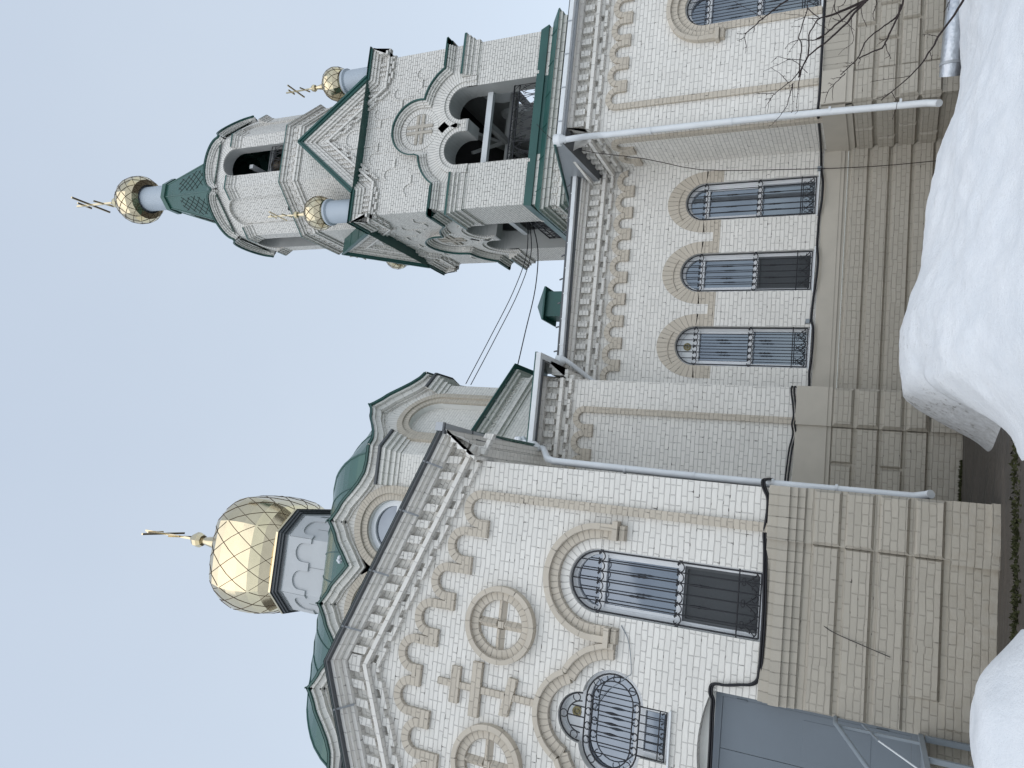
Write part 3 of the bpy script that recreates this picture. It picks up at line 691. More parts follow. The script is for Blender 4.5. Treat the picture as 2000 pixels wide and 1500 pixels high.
for i, (c, h) in enumerate(wc):
    a_, b_ = .625, .775
    for j in range(28):
        A0, A1 = PI*j/28, PI*(j+1)/28
        P = [(c+h*math.cos(A0), zsC+h*math.sin(A0)), (c+a_*math.cos(A0), zsC-.03+b_*math.sin(A0)), (c+a_*math.cos(A1), zsC-.03+b_*math.sin(A1)), (c+h*math.cos(A1), zsC+h*math.sin(A1))]
        u0, u1 = .5*A0, .5*A1
        w.add([fC.p(x, z, .007) for x, z in P], [[0, 1, 2, 3]], 0, [[(u0, 0), (u0, .3), (u1, .3), (u1, 0)]])
    for s in (-1, 1):
        x0, x1 = sorted((c+s*h, c+s*a_)); w.box(fC, x0, x1, 3.155*KC, zsC-.0, 0, .007, 1)
    w.ring(fC, c-.05, zsC-.02, .535, .552, PI*.30, PI*.70, .004, .022, 1, 12)
    if i < 2: w.box(fC, c+a_, wc[i+1][0]-a_, 3.155*KC, 3.285*KC, 0, .0075, 1)
w.build('window_surround', ['beige_vous', 'beige'], church)
for i, (c, h) in enumerate(wc):
    window(fC, c, z0C, zsC, h, zmC, zbC, ['arched nave window beside the bay, with a white fan panel in its head', 'middle arched nave window with a dark insect screen in its lower light', 'arched nave window next to the inner corner, plain dark panes behind its grille'][i], screen=(i == 1), vent=(i == 0))
w = MB()
w.box(fC, CL, CR, 1.060*KC, 1.30*KC, -.05, .055, 1); w.box(fC, CL, CR, 1.30*KC, 1.352*KC, -.05, .02, 1); w.box(fC, CL, CR, .999*KC, 1.060*KC, -.05, .045, 1); w.box(fC, CL, CR, .950*KC, .999*KC, -.05, .02, 1)
w.prism(fC, [(CL, -1.4), (CR, -1.4), (CR, .95), (CL, .95)], -.1, 0, 0)
rC = [(.595, .905), (.255, .558), (-.095, .222), (-.44, -.125)]
jC = [[6.10, 5.545, 4.963, 4.36, 3.766, 2.999, 2.16], [6.418, 5.818, 5.238, 4.65, 4.057, 3.348, 2.5], [6.10, 5.542, 4.939, 4.367, 3.674, 2.989], [6.4, 5.8, 5.2, 4.6, 4.0, 3.3, 2.6]]
rust(w, fC, CL, CR, [(a*KC, b*KC) for a, b in rC], [[x*KC for x in r] for r in jC], 0, .055, ch=.03)
w.box(fC, CL, CR, -1.4, -.455, 0, .05, 0)
w.build('plinth', ['taupe', 'taupe_plaster'], church)
w = MB(); w.bar((2.40, YC-.46, 6.05), (6.62, YC-.46, 6.13), .10, .078, 0); w.bar((2.40, YC-.38, 6.02), (6.6, YC-.38, 6.09), .05, .10, 1)
for i in range(8):
    x = 2.75+i*.53; w.bar((x, YC-.515, 6.01+.019*(x-2.4)), (x, YC-.515, 6.10+.019*(x-2.4)), .018, .012, 0)
w.build('gutter', ['white_metal', 'dark_soffit'], church)
g = MB(); g.tube([(2.43, 14.10, 6.10), (2.43, 14.10, 5.93), (2.37, 14.16, 5.84), (2.20, 14.40, 5.62), (2.10, 14.53, 5.50), (2.06, 14.55, 5.3), (2.04, 14.55, 1.5), (2.04, 14.55, -.2)], .05, n=12)
g.lathe((2.43, 14.10), [(.105, 6.13), (.105, 6.02), (.055, 5.93)], 14); g.build('downpipe', 'white_metal', church)
w = MB()
w.add([(2.38, YC-.5, 6.14), (6.75, YC-.5, 6.22), (6.75, 21.0, 8.2), (2.38, 21.0, 8.15)], [[0, 1, 2, 3]], 0)
w.add([(2.38, YC-.5, 6.14), (6.75, YC-.5, 6.22), (6.75, YC-.5, 6.17), (2.38, YC-.5, 6.09)], [[0, 1, 2, 3]], 1)
for i in range(9):
    x = 2.62+i*.5; w.bar((x, YC-.5, 6.15+.018*(x-2.4)), (x, YC-.42, 6.24+.018*(x-2.4)), .025, .02, 1)
w.build('roof', ['green_roof', 'dark_soffit'], church)
w = MB(); x0, x1, y0, y1 = 3.86, 4.46, 16.3, 16.9
w.bx((x0, y0, 6.4), (x1, y1, 7.56), 0); w.bx((x0-.02, y0-.02, 7.04), (x1+.02, y1+.02, 7.075), 1)
cx_, cy_ = (x0+x1)/2, (y0+y1)/2
w.add([(x0-.10, y0-.10, 7.50), (x1+.10, y0-.10, 7.50), (x1+.10, y1+.10, 7.50), (x0-.10, y1+.10, 7.50), (cx_, cy_, 7.86), (x0-.10, y0-.10, 7.54), (x1+.10, y0-.10, 7.54), (x1+.10, y1+.10, 7.54), (x0-.10, y1+.10, 7.54)], [[3, 2, 1, 0], [5, 6, 4], [6, 7, 4], [7, 8, 4], [8, 5, 4], [0, 1, 6, 5], [1, 2, 7, 6], [2, 3, 8, 7], [3, 0, 5, 8]], 0)
w.build('roof_vent', ['green', 'dark_soffit'], church, 'small dark green box vent with a pyramid cap on the nave roof')

# ======== D: the projecting bay at the right
YD = 13.1; KD = YD/13.7; DL = 6.69; DRt = 15.0
fD = Fr((0, YD), (1, 0)); fDr = fr2((6.60, YC), (DL, YD))
LR = math.dist((6.60, YC), (DL, YD))
w4 = (9.35*KD, 1.45*KD, 3.535*KD, .42*KD)
w = MB(); w.prism(fD, [(DL, 1.0), (DRt, 1.0), (DRt, 6.0), (DL, 6.0)], -.26, 0, 0, holes=[arch_poly(*w4[:3], w4[3], 22)], sides=False, hole_mi=1)
w.prism(fDr, [(0, 1.0), (LR, 1.0), (LR, 6.0), (0, 6.0)], -.1, 0, 0, sides=False)
w.build('bay_wall', ['white', 'plaster'], church)
ztD = 6.005*KD+.19
w = MB(); cornice(w, fD, lambda s: ztD, 1, DL, DRt, .252*KD, .14, P=.45, k=.99)
cornice(w, fDr, lambda s: ztD, 1, 0.02, LR+.02, .24, .14, P=.45, k=.99)
w.build('brick_cornice', ['white_course', 'white', 'white'], church)
w = MB(); cs = [7.658*KD+.489*KD*i for i in range(14)]
arcade(w, fD, cs, [5.188*KD]*14, [5.012*KD]*13, .118, .228, .058); w.box(fD, cs[0]-.228, cs[0]-.118, 1.38*KD, 5.188*KD, 0, .054, 1)
cr = [.50, .98]; arcade(w, fDr, cr, [5.188*KD]*2, [5.012*KD], .118, .228, .058); w.box(fDr, cr[1]+.118, cr[1]+.228, 1.38*KD, 5.188*KD, 0, .054, 1); w.box(fDr, cr[0]-.35, cr[0]-.118, 5.012*KD, 5.188*KD, 0, .058, 1)
w.build('arcade_frieze', ['beige_vous', 'beige'], church)
w = MB(); c, zs0, hw = w4[0], w4[2], w4[3]
for r0, r1, d, mi in ((hw, .535, .03, 0), (.535, .655, .07, 0), (.655, .735, .12, 1)):
    w.ring(fD, c, zs0, r0, r1, 0, PI, -.01, d, mi, 28)
    for s in (-1, 1):
        a, b = sorted((c+s*r0, c+s*r1)); w.box(fD, a, b, (1.45*KD if r0 == hw else 3.16), zs0, 0, d, 2 if mi == 0 else 1)
for s in (-1, 1):
    a, b = sorted((c+s*.54, c+s*.78)); w.box(fD, a, b, 3.10, 3.165, 0, .16, 1)
    a, b = sorted((c+s*.54, c+s*.74)); w.box(fD, a, b, 3.01, 3.10, 0, .10, 1, ch=.012)
w.build('window_hood', ['beige_vous', 'beige_course', 'beige'], church)
window(fD, *w4, 2.45, 1.72, 'arched window at the right edge behind bare branches, with beige jambs')
w = MB(); zt_, zb_ = 1.38*KD, .984*KD
w.box(fD, DL, DRt, zb_, zt_, -.05, .06, 2); w.box(fD, DL-.0, 7.62*KD, zb_, zt_+.002, -.05, .115, 1)
w.box(fD, DL, DRt, .881*KD, zb_, -.05, .04, 1); w.box(fD, DL, 7.62*KD, .881*KD, zb_, -.05, .095, 1)
w.prism(fD, [(DL, -1.4), (DRt, -1.4), (DRt, .881*KD), (DL, .881*KD)], -.1, 0, 0)
rD = [(.55, .865), (.195, .505), (-.145, .155), (-.49, -.18)]; rD = [(a*KD, b*KD) for a, b in rD]
rust(w, fD, 7.57*KD, DRt, rD, [[8.05+.62*j for j in range(10)], [7.75+.62*j for j in range(10)], [8.05+.62*j for j in range(10)], [7.75+.62*j for j in range(10)]], 0, .055)
w.box(fD, DL, 7.57*KD, -.5, .881*KD, 0, .065, 0); rust(w, fD, DL+.004, 7.57*KD, rD, [[]]*4, .065, .055)
w.box(fD, DL, DRt, -1.4, -.49, 0, .06, 0)
w.box(fDr, 0, LR+.05, zb_, zt_, -.05, .06, 1); w.box(fDr, 0, LR, .881*KD, zb_, -.05, .04, 1)
w.prism(fDr, [(0, -1.4), (LR, -1.4), (LR, .881*KD), (0, .881*KD)], -.1, 0, 0); rust(w, fDr, .0, LR+.05, rD, [[.75], [.4], [.75], [.4]], 0, .055)
w.build('plinth', ['taupe', 'taupe_plaster', 'taupe_course'], church)
ge = 6.12*KD+.03
w = MB(); w.bar((6.42, YD-.45, ge), (DRt, YD-.45, ge), .105, .085, 0); w.bar((6.45, YD-.37, ge-.03), (DRt, YD-.37, ge-.03), .05, .11, 1)
for i in range(12): w.bar((6.75+i*.68, YD-.51, ge-.05), (6.75+i*.68, YD-.51, ge+.05), .018, .012, 1)
w.build('gutter', ['white_metal', 'grey_metal'], church)
g = MB(); g.tube([(6.40, YD-.45, ge+.02), (6.40, YD-.45, ge-.2), (6.46, YD-.36, ge-.42), (6.56, YD-.16, ge-.62), (6.565, YD-.13, ge-.8), (6.555, YD-.13, 2.14), (6.50, YD-.13, -.25), (6.46, YD-.18, -.36), (6.40, YD-.28, -.42)], .057, n=14)
g.lathe((6.40, YD-.45), [(.0, ge+.09), (.115, ge+.09), (.115, ge-.03), (.06, ge-.14)], 14)
for z in (4.2, 2.75, 1.15, .1): g.lathe((6.555, YD-.13), [(.066, z), (.066, z+.035)], 14); g.bar((6.55, YD-.07, z+.02), (6.68, YD+.01, z+.02), .015, .015)
g.build('downpipe', 'white_metal', church)
w = MB(); x0 = 6.30
z0_, z1_ = ge+.06, ge+.06+.30*7.4
w.add([(x0, YD-.5, z0_), (DRt, YD-.5, z0_), (DRt, YD+6.9, z1_), (x0, YD+6.9, z1_)], [[0, 1, 2, 3]], 0)
w.add([(x0, YD-.5, z0_), (x0, YD+6.9, z1_), (x0, YD+6.9, 5.2), (x0, YD+1.4, ge-.18), (x0, YD-.5, ge-.10)], [[0, 1, 2, 3, 4]], 1)
w.add([(x0, YD-.5, ge-.10), (x0, YD+1.4, ge-.18), (6.62, YD+1.45, ge-.20), (6.62, YD-.4, ge-.12)], [[0, 1, 2, 3]], 2)
w.tube([(x0-.01, YD-.5, z0_), (x0-.01, YD+6.9, z1_)], .03, 0, 4)
w.build('roof', ['green', 'grey_metal', 'dark_soffit'], church)

# ======== the main octagon with keel gables, roof, drum and gilded dome
TX, TY, TW, TF = -3.38, 20.9, 5.6, 3.69
def octo(cx, cy, w, f): return [(cx+a, cy+b) for a, b in ((-f, -w), (f, -w), (w, -f), (w, f), (f, w), (-f, w), (-w, f), (-w, -f))]
KT = [(0, 12.05), (.1, 11.96), (.2, 11.89), (.31, 11.82), (.46, 11.75), (.58, 11.66), (.76, 11.51), (1.0, 11.33), (1.25, 11.20), (1.5, 11.165), (9, 11.16)]
def keel(dx):
    dx = abs(dx)
    for (a, za), (b, zb) in zip(KT, KT[1:]):
        if dx <= b: return za+(zb-za)*(dx-a)/(b-a)
V8 = octo(TX, TY, TW, TF)
wl = MB(); kc = MB(); ar = MB(); im = MB(); kr = MB()
for k in range(8):
    p0, p1 = V8[k], V8[(k+1) % 8]; fr = fr2(p0, p1); L = math.dist(p0, p1)
    cs = [5.62, 3.69, 1.76] if L > 4 else [L/2]
    if k > 2 and k != 7:
        wl.prism(fr, [(0, 5), (L, 5), (L, 11.2), (0, 11.2)], -.1, 0, 0, sides=False)
    n = 150 if L > 4 else 60
    e = .115
    xs = [-e+(L+2*e)*i/n for i in range(n+1)]
    xs = sorted(set(xs+cs+[(a+b)/2 for a, b in zip(cs, cs[1:])]))
    path = [(x, max(keel(x-c) for c in cs)) for x in xs]
    if k in (0, 1, 2, 7):
        wallp = [(max(0, min(L, x)), z-.10) for x, z in path]
        wallp = [q for i, q in enumerate(wallp) if i == 0 or q[0] > wallp[i-1][0]+1e-5]
        rz, rin, rout = (10.42, .66, 1.0) if L > 4 else (10.25, .60, .90)
        holes = [arch_poly(c, 8.6, rz, rin, 20) for c in cs]
        wl.prism(fr, [(0, 5), (L, 5)] + wallp[::-1], -.22, 0, 0, holes=holes, sides=False, hole_mi=1)
        for c in cs:
            if not (k == 0 and c > 5): wl.prism(fr, arch_poly(c, 8.5, rz, rin+.02, 20), -.25, -.16, 0, sides=False)
            rr_ = ((rin, rin+.16, .05), (rin+.16, rout, .10)) if L > 4 else ((rin, rin+.15, .05), (rin+.15, rout, .09))
            for r0, r1, d in rr_:
                ar.ring(fr, c, rz, r0, r1, 0, PI, -.01, d, 0, 26)
                for s in (-1, 1):
                    a, b = sorted((c+s*r0, c+s*r1)); ar.box(fr, a, b, 8.6, rz, -.01, d, 1)
            # radial brick field above the arch
            wl.ring(fr, c, rz, rout, rout+.34, PI*.08, PI*.92, -.002, .004, 2, 26, ends=False, inn=False, out=False)
    kc.sweep2(fr, path, [(.0, .33), (.045, .33), (.045, .27), (.115, .27), (.115, .19), (.20, .16), (.235, .16), (.235, .06), (.28, .06), (.28, 0)], 0, [2, 2, 0, 1, 0, 1, 1, 1, 1])
    if k in (0, 1, 2, 7):
        kr.loft([[fr.p(x, z+.006, .34) for x, z in path], [fr.p(x, z-.03, -.25) for x, z in path], [fr.p(x, z-.12, -1.3) for x, z in path]], 0, closed=False, smooth=True)
        for c in cs: kr.tube([fr.p(c, keel(0)+.01, .35), fr.p(c, keel(0)-.02, -.3), fr.p(c, keel(0)-.1, -1.2)], .022, 1, 5)
prI = [(.31, 10.86), (.31, 10.80), (.24, 10.80), (.24, 10.70), (.165, 10.70), (.165, 10.60), (.09, 10.60), (.09, 10.49), (.035, 10.49), (.035, 10.40), (0, 10.40)]
miI = [2, 2, 0, 1, 0, 1, 0, 1, 0, 1]
f0, f1 = fr2(V8[0], V8[1]), fr2(V8[1], V8[2]); LD = math.dist(V8[1], V8[2])
f2 = fr2(V8[2], V8[3])
def pl(fr, s): q = fr.p(s, 0); return (q[0], q[1])
im.moulding([pl(f0, 5.62+.98), V8[1], pl(f1, LD/2-.86)], prI, 0, miI)
im.moulding([pl(f1, LD/2+.86), V8[2], pl(f2, .70)], prI, 0, miI)
for c in (3.69, 1.76): im.moulding([pl(f0, c+.98), pl(f0, c+1.93-.98)], prI, 0, miI)
im.moulding([pl(fr2(V8[7], V8[0]), LD-.4), V8[0], pl(f0, 1.76-.98)], prI, 0, miI)
wl.build('octagon_wall', ['white', 'plaster', 'white_vous'], church)
kc.build('keel_cornice', ['white_course', 'white', 'green'], church)
ar.build('arch_band', ['beige_vous', 'beige'], church); im.build('impost_cornice', ['white_course', 'white', 'dark_soffit'], church)
q = MB(); q.prism(f0, arch_poly(5.62, 8.6, 10.42, .655, 22), -.2, -.10, 0, holes=[arch_poly(5.62, 8.7, 10.42, .53, 22)], sides=False); q.box(f0, 5.62-.53, 5.62+.53, 10.33, 10.40, -.18, -.09, 0)
o = q.build('window', 'pvc', church, 'round headed window high in the octagon, half hidden by the gable')
q = MB(); q.prism(f0, arch_poly(5.62, 8.6, 10.42, .6, 20), -.2, -.16, 0, sides=False); q.build('pane', 'glass', o)
# lower tier of the octagon
w = MB()
w.moulding(V8, [(0, 8.98), (.56, 8.52), (.57, 8.46), (.46, 8.46), (.46, 8.40), (.38, 8.40), (.38, 8.34), (.27, 8.34), (.27, 8.07), (.33, 8.06), (.33, 8.01), (.25, 8.01), (.25, 7.94), (.2, 7.94), (.2, 5.5)], 0, [2, 2, 2, 0, 1, 0, 1, 1, 0, 0, 1, 0, 1, 1], closed=True)
for i in range(11):
    w.ring(f1, .22+.262*i-.2, 8.245, .072, .098, 0, PI, .26, .297, 0, 10)
for i in range(4): w.bar(f1.p(.35+.62*i, 8.48, .53), f1.p(.35+.62*i, 8.33, .28), .02, .02, 3)
w.tube([(x, y, 8.485) for x, y in octo(TX, TY, TW+.575, TF+.24)], .028, 2, 6, closed=True)
w.build('lower_cornice', ['white_course', 'white', 'green', 'grey_metal'], church)
# roof of the octagon: a bulging vault in green sheet
RZ = [(0, 11.25), (.25, 11.95), (.6, 12.5), (1.0, 12.98), (1.6, 13.5), (2.2, 13.93), (3.0, 14.45), (4.3, 15.25)]
def rz_(t):
    for (a, za), (b, zb) in zip(RZ, RZ[1:]):
        if t <= b+1e-6: return za+(zb-za)*(t-a)/(b-a)
    return RZ[-1][1]
w = MB(); rings = []
for i in range(25):
    t = 4.3*i/24; u = t/4.3; rings.append([(x, y, rz_(t)) for x, y in octo(TX, TY, TW-t, TF+(.72-TF)*u)])
for k in range(8):
    w.loft([[r[k], r[(k+1) % 8]] for r in rings], 0, closed=False, smooth=True)
for k in range(8):
    w.tube([r[k] for r in rings], .03, 1, 5)
    m = 9 if k % 2 == 0 else 3
    for j in range(1, m):
        w.tube([Vector(r[k]).lerp(Vector(r[(k+1) % 8]), j/m)+Vector((0, 0, .012)) for r in rings], .017, 1, 4)
w.build('roof', ['green_roof', 'green'], church); kr.build('gable_roof', ['green_roof', 'green'], church)
# drum
DW, DF = 1.44, .845; w = MB(); d8 = octo(TX, TY, DW, DF); b2_ = MB()
for k in range(8):
    fr = fr2(d8[k], d8[(k+1) % 8]); L = math.dist(d8[k], d8[(k+1) % 8])
    w.prism(fr, [(0, 14.2), (L, 14.2), (L, 17.2), (0, 17.2)], -.05, 0, 0, sides=False)
    n = 2 if L > 1.2 else 1; p = L/n
    poly = [(-.012, 16.98+.1), (-.012, 16.14)]
    for i in range(n):
        c = p*(i+.5); r = p*.5-.13
        poly += [(c-r, 16.14), (c-r, 16.42)] + [(x, 16.42+(z-16.42)*.98) for x, z in arcp(c, 16.42, r, PI, 0, 14)][1:-1] + [(c+r, 16.42), (c+r, 16.14)]
    poly += [(L+.012, 16.14), (L+.012, 17.08)]
    w.prism(fr, poly, 0, .055, 1)
    w.box(fr, L/2-.004, L/2+.004, 14.2, 16.2, 0, .006, 2)
w.moulding(d8, [(0, 17.50), (.235, 17.44), (.235, 17.36), (.19, 17.36), (.19, 17.27), (.145, 17.27), (.145, 17.19), (.09, 17.19), (.09, 17.08), (.055, 17.08), (.055, 17.02)], 3, [4, 4, 3, 3, 3, 3, 3, 3, 0, 0], closed=True)
dome = w.build('dome', ['drum', 'drum', 'dark_soffit', 'dark_soffit', 'gold'], church, 'gilded faceted onion dome on a pale octagonal drum')
w = MB()
DP = [(1.30, 17.45), (1.50, 17.62), (1.68, 17.95), (1.79, 18.4), (1.85, 18.9), (1.86, 19.4), (1.83, 19.85), (1.74, 20.3), (1.57, 20.68), (1.33, 20.98), (1.05, 21.18), (.78, 21.32), (.55, 21.46), (.38, 21.66), (.28, 21.9)]
DP = [(r, 17.45+(z-17.45)*.83) for r, z in DP]
def dome_pt(k, u, i):                                      # face k, u along the face, i profile index (float)
    i0 = min(int(i), len(DP)-2); t = i-i0; r = DP[i0][0]+(DP[i0+1][0]-DP[i0][0])*t; z = DP[i0][1]+(DP[i0+1][1]-DP[i0][1])*t
    o8 = octo(TX, TY, r, r*.585); a, b = o8[k % 8], o8[(k+1) % 8]
    bul = .045*r*(1-(2*u-1)**2)
    x, y = a[0]+(b[0]-a[0])*u, a[1]+(b[1]-a[1])*u; dx, dy = x-TX, y-TY; l = math.hypot(dx, dy) or 1
    return (x+dx/l*bul, y+dy/l*bul, z)
for k in range(8):
    nu = 8
    for i in range(len(DP)-1):
        g0 = [dome_pt(k, j/nu, i) for j in range(nu+1)]; g1 = [dome_pt(k, j/nu, i+1) for j in range(nu+1)]
        w.add(g0+g1, [[j, j+1, nu+2+j, nu+1+j] for j in range(nu)], 0, None, True)
w.build('onion', 'gold', dome)
w = MB()
for k in range(8):
    m = 3 if k % 2 == 0 else 2
    H = len(DP)-3.0
    for sgn in (1, -1):
        for q in range(-5, m+6):
            pts = []
            for j in range(49):
                i = H*j/48; u = q/m + sgn*(i/H)*(4.6/m)*(.9)
                if 0 <= u <= 1:
                    x, y, z = dome_pt(k, u, i); dx, dy = x-TX, y-TY; l = math.hypot(dx, dy); pts.append((x+dx/l*.004, y+dy/l*.004, z+.004))
            if len(pts) > 2: w.tube(pts, .0105, 0, 4, caps=False)
w.build('seams', 'seam', dome)
def cross(x, y, z0, h, parent, b=.06, tilt=0):
    """three-barred cross whose bars run along y."""
    c = MB(); t = b/2
    c.bar((x, y, z0), (x, y, z0+h), b, b)
    for zz, hl in ((.80, .135), (.62, .37)):
        for s in (-1, 1): c.bar((x, y+s*t, z0+h*zz), (x, y+s*h*hl, z0+h*zz), b, b)
    for s in (-1, 1): c.bar((x, y+s*t, z0+h*(.28-s*.01)), (x, y+s*h*.15, z0+h*(.28-s*.07)), b*.9, b*.9)
    return c.build('cross', 'gold', parent)
w = MB(); w.lathe((TX, TY), [(.34, 20.9), (.24, 21.6), (.13, 22.25), (.10, 22.32)], 12); w.lathe((TX, TY), [(.10, 22.28), (.2, 22.32), (.27, 22.46), (.27, 22.62), (.2, 22.76), (.07, 22.82), (.06, 22.95)], 8, smooth=False)
w.build('finial_ball', 'gold', dome); cross(TX, TY, 22.8, 2.55, dome, .07)

# ------------------------------------------------------------------ the bell tower
tower = thing('bell_tower', 'tall grey white brick bell tower with open arches, green hipped tent roof and gilded domes', 'bell tower', (10.16, 21.08, 0))
BX, BY, BH = 10.16, 21.085, 2.585
faces = [Fr((BX, BY-BH), (1, 0)), Fr((BX+BH, BY), (0, 1)), Fr((BX, BY+BH), (-1, 0)), Fr((BX-BH, BY), (0, -1))]
NAMES = ['front', 'right', 'back', 'left']
zgab = lambda s: 15.30 + max(0, 1.87-abs(s))*1.30
ARC, ARR, ARZ = .70, .52, 11.81
def dbl(g=0.0):
    return [(-1.22, 9.30), (1.22, 9.30)] + arcp(ARC, ARZ, ARR, 0, PI, 16) + [(.18, 11.62), (-.18, 11.62)] + arcp(-ARC, ARZ, ARR, 0, PI, 16)
for k, fr in enumerate(faces):
    w = MB()
    w.prism(fr, [(-BH, 5), (BH, 5), (BH, 15.2), (1.87, 15.2), (0, zgab(0)-.12), (-1.87, 15.2), (-BH, 15.2)], -.65, 0, 0, holes=[dbl()], sides=False, hole_mi=3)
    IN = BH-.65
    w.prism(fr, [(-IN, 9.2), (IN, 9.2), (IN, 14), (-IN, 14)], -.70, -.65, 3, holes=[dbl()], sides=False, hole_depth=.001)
    for s in (-1, 1):                                    # arch rings
        c = s*ARC
        w.ring(fr, c, ARZ, ARR, .655, 0, PI, -.03, .03, 1, 22); w.ring(fr, c, ARZ, .655, .80, 0.17 if s < 0 else 0, PI if s < 0 else PI-.17, -.03, .065, 1, 22)
        w.ring(fr, c, ARZ, .80, 1.09, .38 if s < 0 else .05, PI-.05 if s < 0 else PI-.38, -.004, .012, 1, 24, inn=False)
        a, b = sorted((s*1.22, s*1.36)); w.box(fr, a, b, 11.45, ARZ, -.03, .03, 0); a, b = sorted((s*1.36, s*1.50)); w.box(fr, a, b, 11.45, ARZ, -.03, .065, 0)
    w.box(fr, -.187, .187, 11.595, 11.665, -.64, .026, 3); w.box(fr, -.19, .19, 11.66, ARZ, -.02, .03, 0)
    # roundel with a cross
    w.ring(fr, .03, 13.29, .50, .66, 0, 2*PI, -.02, .02, 1, 36); w.prism(fr, arcp(.03, 13.29, .5, 0, 2*PI, 32)[:-1], -.02, .004, 0)
    for u in (-.095, .095):
        w.box(fr, .03+u-.045, .03+u+.045, 13.29-.46, 13.29+.46, 0, .045, 2); 
    for u in (-.095, .095):
        for a, b in ((-.46, -.14), (-.05, .05), (.14, .46)): w.box(fr, .03+a, .03+b, 13.29+u-.045, 13.29+u+.045, 0, .042, 2)
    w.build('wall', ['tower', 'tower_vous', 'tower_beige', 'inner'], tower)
    w = MB()                                             # hood mould over arches and roundel
    prof = [(0, .235), (.04, .235), (.04, .17), (.095, .17), (.095, .12), (.15, .12), (.15, .06), (.20, .06), (.20, 0)]
    R = 1.34; a_ = math.asin((12.53-ARZ)/R); xr = ARC+R*math.cos(a_)
    ri = .90; rc = (.03, 13.29)
    def xsect():
        best = None
        for i in range(400):
            a = PI*.25+PI*.6*i/400; x, z = ARC+R*math.cos(a), ARZ+R*math.sin(a); e = abs(math.dist((x, z), rc)-ri)
            if best is None or e < best[0]: best = (e, a, x, z)
        return best
    _, aI, xi, zi = xsect(); ac = math.atan2(zi-rc[1], xi-rc[0])
    right = [(ARC+R*math.cos(a_+(aI-a_)*i/14), ARZ+R*math.sin(a_+(aI-a_)*i/14)) for i in range(15)]
    cir = [(rc[0]+ri*math.cos(ac+(PI-2*ac)*i/26), rc[1]+ri*math.sin(ac+(PI-2*ac)*i/26)) for i in range(27)]
    left = [(-x+.06*0, z) for x, z in right[::-1]]
    path = [(BH+.0, 12.53), (xr, 12.53)] + right[1:] + cir[1:-1] + left[:-1] + [(-xr, 12.53), (-BH, 12.53)]
    w.sweep2(fr, path[::-1], prof, 0, [2, 2, 0, 1, 0, 1, 0, 1], caps=False)
    for e in (-1, 1):                                    # green cap over the straight part
        a, b = sorted((e*(xr+.05), e*(BH+.2))); w.box(fr, a, b, 12.53, 12.555, -.01, .245, 2)
    w.build('hood_mould', ['tower_course', 'tower', 'green'], tower)
    w = MB(); up = 1.30; cg = math.cos(math.atan(up))     # gable cornice
    gp = [(-BH-.26, 15.34), (-1.87, 15.34), (0, zgab(0)+.06), (1.87, 15.34), (BH+.26, 15.34)]
    pr = [(-.02, .30), (.07, .30), (.07, .23), (.15, .23), (.15, .18), (.23, .18), (.23, .12), (.31, .12), (.31, .05), (.58, .05), (.58, .13), (.65, .13), (.65, 0)]
    w.sweep2(fr, gp, pr, 0, [2, 2, 0, 1, 0, 1, 0, 1, 1, 1, 0, 1])
    def at(s, n):
        if abs(s) >= 1.87: return 15.34-n
        return 15.34+(1.87-abs(s))*1.303-n/cg
    xs = [-2.45+.165*i for i in range(30)]
    for s in xs:
        if abs(abs(s)-1.72) < .12 or abs(s) < .10: continue
        h = .04 if abs(s) > 1.8 else .03
        n0, n1 = (.34, .54) if abs(s) > 1.8 else (.36, .56)
        w.prism(fr, [(s-h, at(s-h, n1)), (s+h, at(s+h, n1)), (s+h, at(s+h, n0)), (s-h, at(s-h, n0))], .05, .115, 1)
    for i in range(-9, 9):
        for n0, n1, of, dd in ((.65, .73, 0, .085), (.73, .81, .165, .075)):
            a, b = i*.33+of+.05, i*.33+of+.28
            a, b = max(a, -BH), min(b, BH)
            if b-a < .05 or (a < 0 < b) or (a < 1.55 < b) or (a < -1.55 < b): continue
            k2 = lambda s, n: (15.34-n if abs(s) >= 1.55 else 15.34+(1.87-abs(s))*1.303-n/cg) if abs(s) < 1.55 or n < 0 else 15.34-n
            w.prism(fr, [(a, k2(a, n1)), (b, k2(b, n1)), (b, k2(b, n0)), (a, k2(a, n0))], 0, dd, 1)
    w.build('gable_cornice', ['tower_course', 'tower', 'green'], tower)
    w = MB()                                             # shallow stepped blind arches
    cs = [-1.86, -1.32, -.74, 0, .74, 1.32, 1.86]; zt_ = [13.45, 14.24, 14.91, 15.80, 14.91, 14.24, 13.45]; rs = [.16, .16, .16, .28, .16, .16, .16]
    for c, z, r in zip(cs, zt_, rs):
        w.ring(fr, c, z, r, r+.05, 0 if c <= 0.01 else .5, PI if c >= -.01 else PI-.5, -.002, .028, 0, 12)
        for e in (-1, 1):
            if c*e >= -.01: continue
        if c == 0:
            for e in (-1, 1): w.box(fr, e*.305-.025, e*.305+.025, 14.82, 15.80, -.002, .022, 1); w.box(fr, e*.38-.13, e*.38+.13, 14.78, 14.83, -.002, .04, 1)
        else:
            e = 1 if c > 0 else -1; x = c-e*(r+.025); w.box(fr, x-.02, x+.02, z-.55 if abs(c) < 1.8 else z-.2, z, -.002, .018, 1)
            x = c+e*(r+.06)
            if abs(c) < 1.8: w.box(fr, x-.14, x+.14, z-.86, z-.81, -.002, .04, 1)
    w.build('blind_arches', ['tower_vous', 'tower'], tower)
    w = MB()                                             # balcony railing
    rl = lambda s, z, d=-.32: fr.p(s, z, d)
    for z in (9.50, 10.18, 10.36): w.tube([rl(-1.22, z), rl(1.22, z)], .018 if z < 10.3 else .024, n=5)
